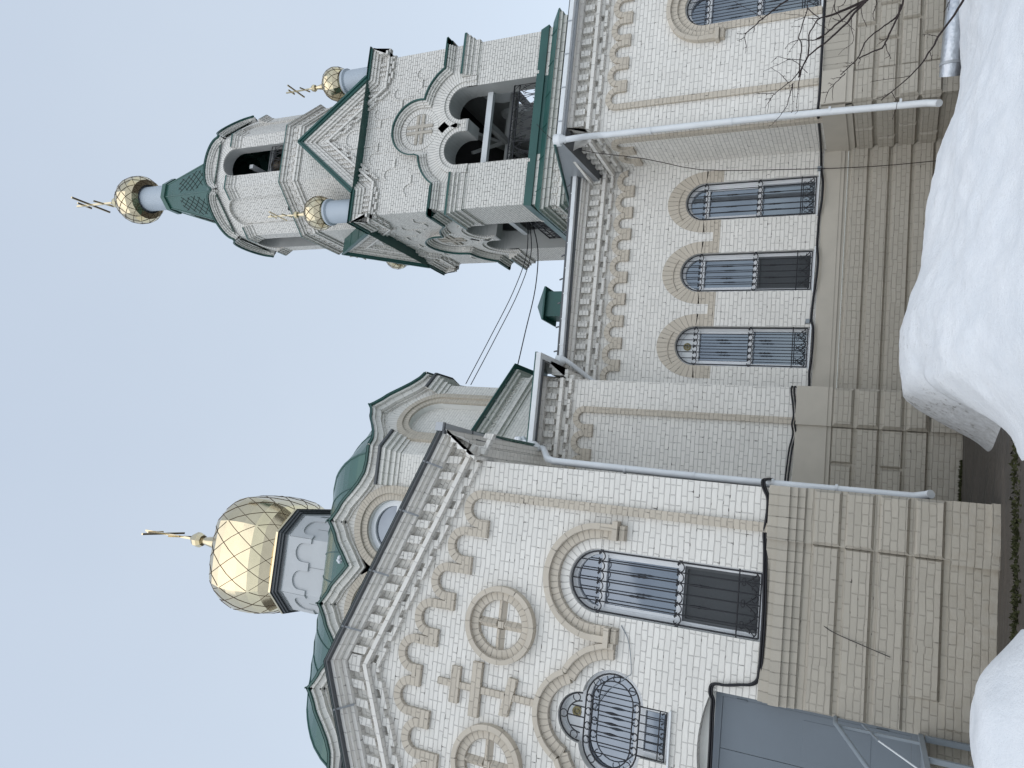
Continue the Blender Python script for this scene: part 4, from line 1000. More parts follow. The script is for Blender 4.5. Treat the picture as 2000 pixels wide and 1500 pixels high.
    for i in range(8):
        s = -1.22+2.44*i/7; w.tube([rl(s, 9.42), rl(s, 10.36)], .012, n=4)
        if i < 7:
            c = s+2.44/14
            for e in (-1, 1):
                w.tube([rl(c, 10.15), rl(c+e*.09, 9.98), rl(c+e*.15, 9.78), rl(c+e*.14, 9.62), rl(c+e*.07, 9.57), rl(c+e*.03, 9.66), rl(c+e*.08, 9.72)], .011, n=4)
                w.tube([rl(c+e*.02, 9.95), rl(c+e*.08, 10.06), rl(c+e*.13, 10.02), rl(c+e*.10, 9.93)], .010, n=4)
                w.tube([rl(c+e*.17, 10.19), rl(c+e*.10, 10.27), rl(c, 10.35)], .009, n=4)
    w.build('railing', 'iron', tower, None)
    w = MB()
    w.prism(fr, [(-1.22, 11.15), (1.22, 11.15), (1.22, 11.33), (-1.22, 11.33)], -.62, -.48, 0, back=True)
    w.build('beam', 'white_metal', tower)
sq = [(BX-BH, BY-BH), (BX+BH, BY-BH), (BX+BH, BY+BH), (BX-BH, BY+BH)]
w = MB()
pr = [(.22, 11.95), (.24, 11.93), (.24, 11.86), (.18, 11.86), (.18, 11.76), (.12, 11.76), (.12, 11.66), (.065, 11.66), (.065, 11.48), (.02, 11.48), (.02, 11.44), (0, 11.44)]
for k in range(4):
    a, b = faces[k-1], faces[k]
    w.moulding([pl(a, 1.52), sq[k], pl(b, -1.52)], [(0, 11.97)]+pr, 0, [2, 2, 2, 0, 1, 0, 1, 0, 1, 0, 1, 0])
w.build('impost_cornice', ['tower_course', 'tower', 'green'], tower)
w = MB()
w.moulding(sq, [(.03, 9.50), (.10, 9.24), (.10, 9.22), (.04, 9.22), (.04, 9.10), (.12, 9.09), (.36, 8.86), (.37, 8.82), (.30, 8.82), (.30, 8.74), (.22, 8.74), (.22, 8.64), (.16, 8.64), (.16, 8.38), (.22, 8.38), (.22, 8.31), (.14, 8.31), (.14, 8.24), (.06, 8.24), (0, 8.2)], 0, [2, 2, 2, 0, 2, 2, 2, 0, 0, 1, 0, 1, 1, 0, 0, 1, 0, 1, 1], closed=True)
for fr in faces:
    for i in range(17): w.box(fr, -2.66+.326*i-.08, -2.66+.326*i+.08, 8.42, 8.60, .16, .20, 1)
    w.box(fr, -1.16, 1.16, 9.06, 9.34, -.62, .06, 2)
    for i in range(6): w.bar(fr.p(-2.3+.92*i, 9.11, .125), fr.p(-2.3+.92*i, 8.86, .372), .02, .012, 2)
    for e in (-1, 1): w.prism(fr, [(e*1.27, 9.06), (e*1.36, 9.06), (e*1.36, 9.52), (e*1.27, 9.52)][::e], 0, .05, 1)
w.build('base_cornice', ['tower_course', 'tower', 'green'], tower)
w = MB(); w.bx((BX-1.95, BY-1.95, 9.15), (BX+1.95, BY+1.95, 9.28), 0); w.bx((BX-1.95, BY-1.95, 13.3), (BX+1.95, BY+1.95, 13.45), 1)
w.add([(BX-1.6, BY-1.7, 12.9), (BX-1.6, BY+1.7, 11.2), (BX+.5, BY+1.7, 11.2), (BX+.5, BY-1.7, 12.9)], [[0, 1, 2, 3]], 1)
w.bar((BX-1.9, BY-.6, 11.24), (BX+1.9, BY-.6, 11.24), .2, .2, 2); w.bar((BX+.3, BY-1.9, 11.3), (BX+.3, BY+1.9, 11.3), .16, .16, 2)
w.bar((BX+.55, BY-1.6, 12.85), (BX+.55, BY+1.7, 11.0), .10, .5, 2); w.bar((BX-.2, BY-1.2, 12.2), (BX+1.5, BY+1.0, 10.6), .09, .12, 2)
w.bx((BX+.75, BY+.2, 10.1), (BX+1.75, BY+1.2, 11.9), 2)
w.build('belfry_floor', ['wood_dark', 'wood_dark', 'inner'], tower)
w = MB()                                                 # crossing gable roofs
zp, ze = zgab(0)+.10, 15.36; o_ = BH+.33
for k, fr in enumerate(faces):
    ap = fr.p(0, zp, .33); ctr = (BX, BY, zp)
    for e in (-1, 1):
        lo = fr.p(e*1.9, ze, .33); inn = fr.p(e*1.9, ze, -BH+1.9)
        w.add([ap, lo, inn, ctr], [[0, 1, 2, 3]], 0); 
        w.add([fr.p(e*1.88, ze, .33), fr.p(e*o_, ze, .33), fr.p(e*o_, ze+.01, -.4), fr.p(e*1.88, ze+.02, -.7)], [[0, 1, 2, 3]], 0)
        w.bar(fr.p(0, zp+.0, .315), fr.p(e*1.92, ze-.0, .315), .05, .07, 0)
        for j in (1, 2): w.tube([fr.p(e*.62*j, zp-(zp-ze)*.62*j/1.9, .3), fr.p(e*.62*j, zp-(zp-ze)*.62*j/1.9, -1.2)], .014, 0, 4)
w.add([(BX-o_, BY-o_, 15.33), (BX+o_, BY-o_, 15.33), (BX+o_, BY+o_, 15.33), (BX-o_, BY+o_, 15.33)], [[0, 1, 2, 3]], 0)
w.build('gable_roof', 'green', tower)
# corner domes
for k, (sx, sy, lab) in enumerate(((-1, -1, 'small gilded corner dome in front of the octagonal tier'), (1, -1, 'small gilded corner dome beside the gable, against the sky'), (1, 1, None), (-1, 1, 'small gilded corner dome half hidden behind the tower corner'))):
    x, y = BX+sx*2.24, BY+sy*2.24
    w = MB(); w.lathe((x, y), [(.37, 15.3), (.37, 16.55), (.43, 16.60), (.43, 16.68), (.33, 16.72), (.3, 16.75)], 24, mis=[0, 1, 1, 1, 1])
    o = w.build('corner_dome', ['drum2', 'drum2'], tower, lab)
    pf = [(.30, 16.66), (.43, 16.76), (.52, 16.92), (.555, 17.08), (.53, 17.24), (.44, 17.39), (.32, 17.49), (.21, 17.57), (.12, 17.68), (.085, 17.8), (.05, 18.0)]
    w = MB()
    for i in range(len(pf)-1):
        n = 16
        r0 = [(x+pf[i][0]*math.cos(2*PI*j/n), y+pf[i][0]*math.sin(2*PI*j/n), pf[i][1]) for j in range(n)]; r1 = [(x+pf[i+1][0]*math.cos(2*PI*j/n), y+pf[i+1][0]*math.sin(2*PI*j/n), pf[i+1][1]) for j in range(n)]
        w.add(r0+r1, [[j, (j+1) % n, n+(j+1) % n, n+j] for j in range(n)], 0)
    w.lathe((x, y), [(.05, 17.98), (.10, 18.02), (.125, 18.09), (.10, 18.16), (.03, 18.2), (.03, 18.3)], 10)
    w.build('onion', 'gold', o)
    w = MB()
    def onp(a, i):
        i0 = min(int(i), len(pf)-2); t = i-i0; r = pf[i0][0]+(pf[i0+1][0]-pf[i0][0])*t; return (x+(r+.003)*math.cos(a), y+(r+.003)*math.sin(a), pf[i0][1]+(pf[i0+1][1]-pf[i0][1])*t)
    for j in range(12):
        for sg in (1, -1): w.tube([onp(2*PI*j/12+sg*1.9*i/22, 7.5*i/22) for i in range(23)], .0065, 0, 3, caps=False)
    w.build('seams', 'seam', o); cross(x, y, 18.18, 1.15, o, .04)
# octagonal upper tier
OX = BX-.10
AO = 2.24; FO = AO*math.tan(PI/8)
o8 = octo(OX, BY, AO, FO)
crown = lambda s: 22.12+.50*math.sqrt(max(0, 1-(s/(FO))**2))**1.0 if abs(s) < FO else 22.12
wl = MB(); cr_ = MB(); dk = MB()
for k in range(8):
    p0, p1 = o8[k], o8[(k+1) % 8]; fr = Fr(((p0[0]+p1[0])/2, (p0[1]+p1[1])/2), (p1[0]-p0[0], p1[1]-p0[1]))
    top = [(FO*math.cos(PI*i/24), 21.98+.50*math.sin(PI*i/24)) for i in range(25)]
    hol = arch_poly(0, 19.02, 21.32, .50, 18)
    if k % 2 == 0:
        wl.prism(fr, [(-FO, 15), (FO, 15)] + top, -.40, 0, 0, holes=[hol], sides=False, hole_mi=2)
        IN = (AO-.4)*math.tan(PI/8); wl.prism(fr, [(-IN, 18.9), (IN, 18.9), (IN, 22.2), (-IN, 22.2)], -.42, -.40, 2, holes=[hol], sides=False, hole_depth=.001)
    else:
        wl.prism(fr, [(-FO, 15), (FO, 15)] + top, -.10, 0, 0, holes=[hol], sides=False); wl.prism(fr, arch_poly(0, 18.9, 21.32, .52, 18), -.12, -.075, 0, sides=False)
    wl.ring(fr, 0, 21.32, .50, .62, 0, PI, -.02, .035, 1, 20); wl.ring(fr, 0, 21.32, .62, .86, .08, PI-.08, -.004, .006, 1, 22, inn=False)
    path = [(-FO-.07, 21.98)] + top[::-1][1:-1] + [(FO+.07, 21.98)]
    path = [(x*1.03, z+.12) for x, z in path]
    cr_.sweep2(fr, path, [(-.01, .21), (.04, .21), (.04, .15), (.10, .15), (.10, .10), (.16, .10), (.16, .05), (.21, .05), (.21, 0)], 0, [2, 2, 0, 1, 0, 1, 0, 1], caps=False)
    cr_.loft([[fr.p(x, z+.01, .22) for x, z in path], [fr.p(x*.9, z, -.5) for x, z in path]], 2, closed=False)
    dk.box(fr, -.50, .50, 18.98, 19.05, -.4, .04, 0)
for k in range(8):
    a = fr2(o8[k-1], o8[k]); b = fr2(o8[k], o8[(k+1) % 8]); L = 2*FO
    cr_.moulding([pl(a, L/2+.52), o8[k], pl(b, L/2-.52)], [(0, 21.50), (.17, 21.48), (.17, 21.41), (.12, 21.41), (.12, 21.33), (.07, 21.33), (.07, 21.25), (.03, 21.25), (.03, 21.12), (0, 21.12)], 0, [2, 2, 0, 1, 0, 1, 0, 1, 0])
cr_.moulding(o8, [(0, 19.02), (.22, 18.90), (.23, 18.84), (.17, 18.84), (.17, 18.76), (.10, 18.76), (.10, 18.68), (.05, 18.68), (.05, 18.40), (.11, 18.40), (.11, 18.31), (.06, 18.31), (.06, 18.22), (0, 18.22)], 0, [2, 2, 0, 0, 1, 0, 1, 1, 1, 0, 1, 0, 1], closed=True)
for k in range(8):
    fr = Fr(((o8[k][0]+o8[(k+1) % 8][0])/2, (o8[k][1]+o8[(k+1) % 8][1])/2), (o8[(k+1) % 8][0]-o8[k][0], o8[(k+1) % 8][1]-o8[k][1]))
    for i in range(7): dk.box(fr, -.84+.28*i-.06, -.84+.28*i+.06, 18.46, 18.64, .05, .095, 1)
    if k % 2 == 0:
        r_ = MB()
        for z in (19.12, 19.62, 19.78): dk.tube([fr.p(-.5, z, -.16), fr.p(.5, z, -.16)], .018, 2, 4)
        for i in range(5):
            s = -.5+.25*i; dk.tube([fr.p(s, 19.05, -.16), fr.p(s, 19.78, -.16)], .012, 2, 4)
            if i < 4:
                for e in (-1, 1): dk.tube([fr.p(s+.125, 19.6, -.16), fr.p(s+.125+e*.08, 19.42, -.16), fr.p(s+.125+e*.09, 19.26, -.16), fr.p(s+.125+e*.03, 19.2, -.16), fr.p(s+.125+e*.03, 19.3, -.16)], .011, 2, 4)
wl.build('octagon_wall', ['tower', 'tower_vous', 'inner'], tower); cr_.build('octagon_cornice', ['tower_course', 'tower', 'green'], tower)
dk.build('octagon_railing', ['green', 'tower', 'iron'], tower)
w = MB(); w.bar((OX-1.8, BY-.95, 20.86), (OX+1.8, BY-.95, 20.86), .14, .16, 0); w.bar((OX-1.8, BY+.95, 20.86), (OX+1.8, BY+.95, 20.86), .14, .16, 0); w.bar((OX, BY-1.8, 20.95), (OX, BY+1.8, 20.95), .14, .16, 0)
w.prism(Fr((OX, BY), (1, 0)), [(-1.7, 19.0), (1.7, 19.0), (1.7, 19.04), (-1.7, 19.04)], -1.7, 1.7, 1)
w.build('beam', ['drum', 'wood_dark'], tower)
# tent roof
w = MB(); rg = [[(x, y, z) for x, y in octo(OX, BY, r, r*math.tan(PI/8))] for r, z in ((2.32, 22.05), (1.75, 23.1), (1.56, 23.3), (1.50, 23.32), (.60, 26.75), (.66, 26.78), (.66, 26.98), (.52, 27.05), (.1, 27.1))]
w.loft(rg, 0)
for k in range(8):
    w.tube([rg[3][k], rg[4][k]], .028, 0, 5)
    a, b, c_, d_ = [Vector(v) for v in (rg[3][k], rg[3][(k+1) % 8], rg[4][(k+1) % 8], rg[4][k])]
    P = lambda u, v: (a.lerp(b, u).lerp(d_.lerp(c_, u), v)) + (a-Vector((OX, BY, a.z))).normalized()*.006
    for i in range(-3, 4):
        for sg in (1, -1):
            pts = [P(.5+i*.25+sg*(j/12-.0)*1.0*1.0-.0 if False else max(-.1, min(1.1, .5+i*.28+sg*(j/12-.42)*1.3)), .14+.55*j/12) for j in range(13) if .10 <= .5+i*.28+sg*(j/12-.42)*1.3 <= .90]
            if len(pts) > 1: w.tube(pts, .010, 1, 3)
w.build('tent_roof', ['green_roof', 'wood_dark'], tower)
w = MB(); w.lathe((OX, BY), [(.50, 27.0), (.50, 28.5), (.62, 28.52), (.62, 28.62), (.45, 28.66)], 32, mis=[0, 1, 1, 1])
o = w.build('top_dome', ['drum2', 'dark_soffit'], tower, 'gilded ball shaped dome crowning the tent roof of the tower')
bx_ = OX
pf = [(.60, 28.45), (.82, 28.56), (.96, 28.78), (1.0, 29.02), (.97, 29.28), (.86, 29.55), (.68, 29.78), (.47, 29.95), (.28, 30.10), (.16, 30.25), (.10, 30.45)]
w = MB(); n = 20
for i in range(len(pf)-1):
    r0 = [(bx_+pf[i][0]*math.cos(2*PI*j/n), BY+pf[i][0]*math.sin(2*PI*j/n), pf[i][1]) for j in range(n)]; r1 = [(bx_+pf[i+1][0]*math.cos(2*PI*j/n), BY+pf[i+1][0]*math.sin(2*PI*j/n), pf[i+1][1]) for j in range(n)]
    w.add(r0+r1, [[j, (j+1) % n, n+(j+1) % n, n+j] for j in range(n)], 0)
w.lathe((bx_, BY), [(.08, 30.4), (.18, 30.45), (.23, 30.58), (.18, 30.7), (.06, 30.76), (.05, 30.9)], 10)
w.build('onion', 'gold', o)
w = MB()
def onp(a, i):
    i0 = min(int(i), len(pf)-2); t = i-i0; r = pf[i0][0]+(pf[i0+1][0]-pf[i0][0])*t; return (bx_+(r+.004)*math.cos(a), BY+(r+.004)*math.sin(a), pf[i0][1]+(pf[i0+1][1]-pf[i0][1])*t)
for j in range(14):
    for sg in (1, -1): w.tube([onp(2*PI*j/14+sg*1.9*i/26, 8*i/26) for i in range(27)], .010, 0, 3, caps=False)
w.build('seams', 'seam', o); cross(bx_, BY, 30.72, 2.5, o, .075)
# bells hang in the tower: things of their own
def bell(x, y, z, r, label):
    t = thing('bell', label, 'bell', (0, 0, 0), 'bells in the tower')
    b = MB(); b.lathe((x, y), [(r*.12, z), (r*.45, z-r*.06), (r*.58, z-r*.35), (r*.64, z-r*.8), (r*.76, z-r*1.25), (r, z-r*1.6), (r*.97, z-r*1.63), (r*.86, z-r*1.5), (r*.62, z-r*1.1), (r*.5, z-r*.5), (r*.05, z-r*.3)], 28)
    for q in (.9, 1.32, 1.42): b.lathe((x, y), [(r*(.66+.1*(q-.8)/.5)+.004, z-r*q), (r*(.66+.1*(q-.8)/.5)+.018, z-r*q-.012), (r*(.66+.12*(q-.8)/.5)+.004, z-r*q-.026)], 28)
    b.build('body', 'bronze', t)
    c = MB(); c.tube([(x, y, z-r*.35), (x, y, z-r*1.5)], .02, n=5); c.lathe((x, y), [(.0, z-r*1.45), (.055, z-r*1.52), (.06, z-r*1.62), (.0, z-r*1.7)], 10); c.build('clapper', 'brass', t)
    h = MB(); h.tube([(x-.08, y, z-.02), (x-.08, y, z+.12), (x+.08, y, z+.12), (x+.08, y, z-.02)], .022, n=5); h.tube([(x, y, z+.1), (x, y, z+.3)], .015, n=4); h.build('crown', 'bronze', t)
bell(BX+.18, BY-1.0, 20.62, .56, 'large dark bronze bell in the open arch of the octagonal tier')
bell(BX-1.25, BY+.1, 20.62, .40, 'smaller dark bell in the left arch of the octagonal tier')

# ------------------------------------------------------------------ ground, snow
def gz(x, y):
    t = max(0, min(1, (y-10.6)/2.6)); t = t*t*(3-2*t)
    return -1.065+.14*t*max(0, min(1, (x+.5)/.8))
def axis(lo, hi, st, far):
    a = []; v = lo
    while v <= hi+1e-6: a.append(round(v, 3)); v += st
    return [-q for q in far[::-1]] + a + list(far)
def grid(xs, ys, f):
    m = MB(); n = len(xs)
    m.add([(x, y, f(x, y)) for y in ys for x in xs], [[j*n+i, j*n+i+1, (j+1)*n+i+1, (j+1)*n+i] for j in range(len(ys)-1) for i in range(n-1)], 0, None, True)
    return m
m = grid(axis(-8, 16, .25, (40, 150, 600, 2500)), axis(-4, 16, .25, (40, 150, 600, 2500)), lambda x, y: gz(x, y)+(.018*noise.noise((x*1.3, y*1.3, 0)) if abs(x) < 17 and abs(y) < 17 else 0))
o = m.build('ground', 'ground'); struct(o)
# snow covering the yard the camera stands in
def yard_z(x, y): return -1.05+.05*noise.noise((x*.5, y*.5, 3))
m = grid(axis(-14, 20, .5, (40, 150, 600, 2000)), [-2000, -600, -150, -40, -12] + [-6+.5*i for i in range(27)], lambda x, y: (-1.03 if y > -20 else -1.03)+.05*noise.noise((x*.5, y*.5, 3)) - (.10 if y > 6.9 else 0))
o = m.build('snow_field', 'snow'); struct(o)
RID = [(.9, -.75), (1.2, -.35), (1.5, -.08), (1.75, -.05), (2.1, -.015), (2.3, -.02), (2.7, -.10), (3.05, -.18), (3.4, -.225), (3.8, -.25), (4.2, -.29), (4.55, -.345), (4.9, -.46), (5.1, -.535), (5.4, -.57), (5.8, -.60), (6.2, -.56), (6.7, -.55), (8, -.45), (11, -.5), (15, -.8)]
def lerp_t(T, x):
    if x <= T[0][0]: return T[0][1]
    for (a, za), (b, zb) in zip(T, T[1:]):
        if x <= b: return za+(zb-za)*(x-a)/(b-a)
    return T[-1][1]
def ss(a, b, v): t = max(0, min(1, (v-a)/(b-a))); return t*t*(3-2*t)
def heap(x, y):
    r = lerp_t(RID, x)
    yr = 10.5
    if y <= yr: f = ss(6.2, yr+.9, y)**.8; f /= ss(6.2, yr+.9, yr)**.8
    else: f = 1-ss(yr+.2, 12.9, y)
    # left end: a steep cut face whose toe runs out to the left towards the viewer
    xl = 1.00+.16*math.sin(y*2.1) if y > 9.7 else .98-.75*ss(9.7, 8.2, y)
    wdt = .62 if y > 9.6 else .62+1.1*ss(9.6, 8.0, y)
    e = ss(xl-.02, xl+wdt, x)**.62
    h = (r+1.12)*f*e
    n = .045*noise.noise((x*1.1, y*1.1, 1))+.035*noise.noise((x*3.1, y*2.4, 5))+.022*noise.noise((x*7, y*6, 9))
    return -1.12+h+n*min(1, h*3)*(1 if abs(y-yr) > .5 or x < 0 else .6)
m = MB(); xs = [.2+.055*i for i in range(120)] + [6.9+.3*i for i in range(28)]; ys = [5.6+.07*i for i in range(106)]
n = len(xs); vs = []
for y in ys:
    for x in xs: vs.append((x, y, heap(x, y)))
m.add(vs, [[j*n+i, j*n+i+1, (j+1)*n+i+1, (j+1)*n+i] for j in range(len(ys)-1) for i in range(n-1)], 0, None, True)
o = m.build('snowbank', 'snow'); tag(o, 'high bank of old snow with a dirty cut end before the nave plinth', 'snowbank')
at_ = o.data.attributes.new('dirt', 'FLOAT', 'POINT')
for i, v in enumerate(o.data.vertices):
    x, y, z = v.co
    a = 1-ss(.0, .62, x-(1.08+.1*math.sin(y*3))) if y > 9.0 else 0
    a *= ss(9.0, 9.9, y)
    b = .55*(1-ss(1.4, 3.4, x))*ss(8.6, 9.6, y) + .30*ss(9.9, 10.5, y)*(1-ss(5.2, 6.2, x))
    at_.data[i].value = min(1, a*1.1+b*.55+.05)
m = MB(); xs = [-3.2+.07*i for i in range(42)]; ys = [6.4+.06*i for i in range(52)]; n = len(xs)
def mound(x, y):
    d = math.hypot((x+1.75)/(1.05), (y-8.15)/1.12); h = .42*(1-ss(.25, 1.0, d))**.8
    return -1.13+h+.03*noise.noise((x*3, y*3, 2))*min(1, h*5)
m.add([(x, y, mound(x, y)) for y in ys for x in xs], [[j*n+i, j*n+i+1, (j+1)*n+i+1, (j+1)*n+i] for j in range(len(ys)-1) for i in range(n-1)], 0, None, True)
o = m.build('snow_heap', 'snow'); tag(o, 'low rounded heap of clean snow on the wet strip below the metal railing', 'snowbank')
at_ = o.data.attributes.new('dirt', 'FLOAT', 'POINT')
for i in range(len(o.data.vertices)): at_.data[i].value = .04
# mossy strip between the wet pavement and the snow
m = MB(); pts = []
for i in range(1500):
    x = random.uniform(-2.6, 1.3); y = 8.78+.10*math.sin(x*1.7)+random.gauss(0, .12)
    z = gz(x, y)-.005; h = random.uniform(.012, .045); a = random.uniform(0, PI); dx, dy = .03*math.cos(a), .03*math.sin(a); l = random.uniform(-.03, .03)
    m.add([(x-dx, y-dy, z), (x+dx, y+dy, z), (x+l, y+l, z+h)], [[0, 1, 2]], 0)
for i in range(260):
    x = random.uniform(.25, .95); y = 13.52+random.gauss(0, .05); z = gz(x, y)-.005; h = random.uniform(.02, .06); a = random.uniform(0, PI); dx, dy = .025*math.cos(a), .025*math.sin(a)
    m.add([(x-dx, y-dy, z), (x+dx, y+dy, z), (x, y, z+h)], [[0, 1, 2]], 0)
o = m.build('grass', 'moss'); o['kind'] = 'stuff'; o['label'] = 'mossy dead grass along the edge of the wet strip'; o['category'] = 'grass'; TOPS.append(o)
def clump(name, c, s, n, label):
    m = MB(); 
    for i in range(n):
        q = Vector(c)+Vector((random.uniform(-1, 1)*s[0], random.uniform(-1, 1)*s[1], random.uniform(-1, 1)*s[2])); r = random.uniform(.45, 1)*min(s)*1.2
        rg = []
        for a in range(7):
            t = PI*a/6; rg.append([(q.x+r*math.sin(t)*math.cos(b*PI/4)*(1+.25*noise.noise((a, b, i))), q.y+r*math.sin(t)*math.sin(b*PI/4), q.z+r*math.cos(t)) for b in range(8)])
        m.loft(rg, 0, True, True)
    o = m.build(name, 'snow'); tag(o, label, 'snow'); a_ = o.data.attributes.new('dirt', 'FLOAT', 'POINT')
clump('snow_clump', (.70, 13.25, 6.25), (.06, .12, .17), 9, 'melting snow clump in the corner of the gutters above the downpipe funnel')
clump('snow_clump', (-2.3, 15.05, 11.58), (.10, .05, .045), 7, 'small snow clump in the valley between two keel gables')
m = MB()
for i in range(46):
    x = 5.2+1.35*i/45; m.tube([(x-.03, YC-.47, 6.13+.02*(x-5.5)), (x+.03, YC-.47, 6.13+.02*(x-5.5))], random.uniform(.012, .034), n=6)
o = m.build('snow_strip', 'snow'); tag(o, 'thin strip of snow lying in the nave gutter under the tower', 'snow'); o.data.attributes.new('dirt', 'FLOAT', 'POINT')

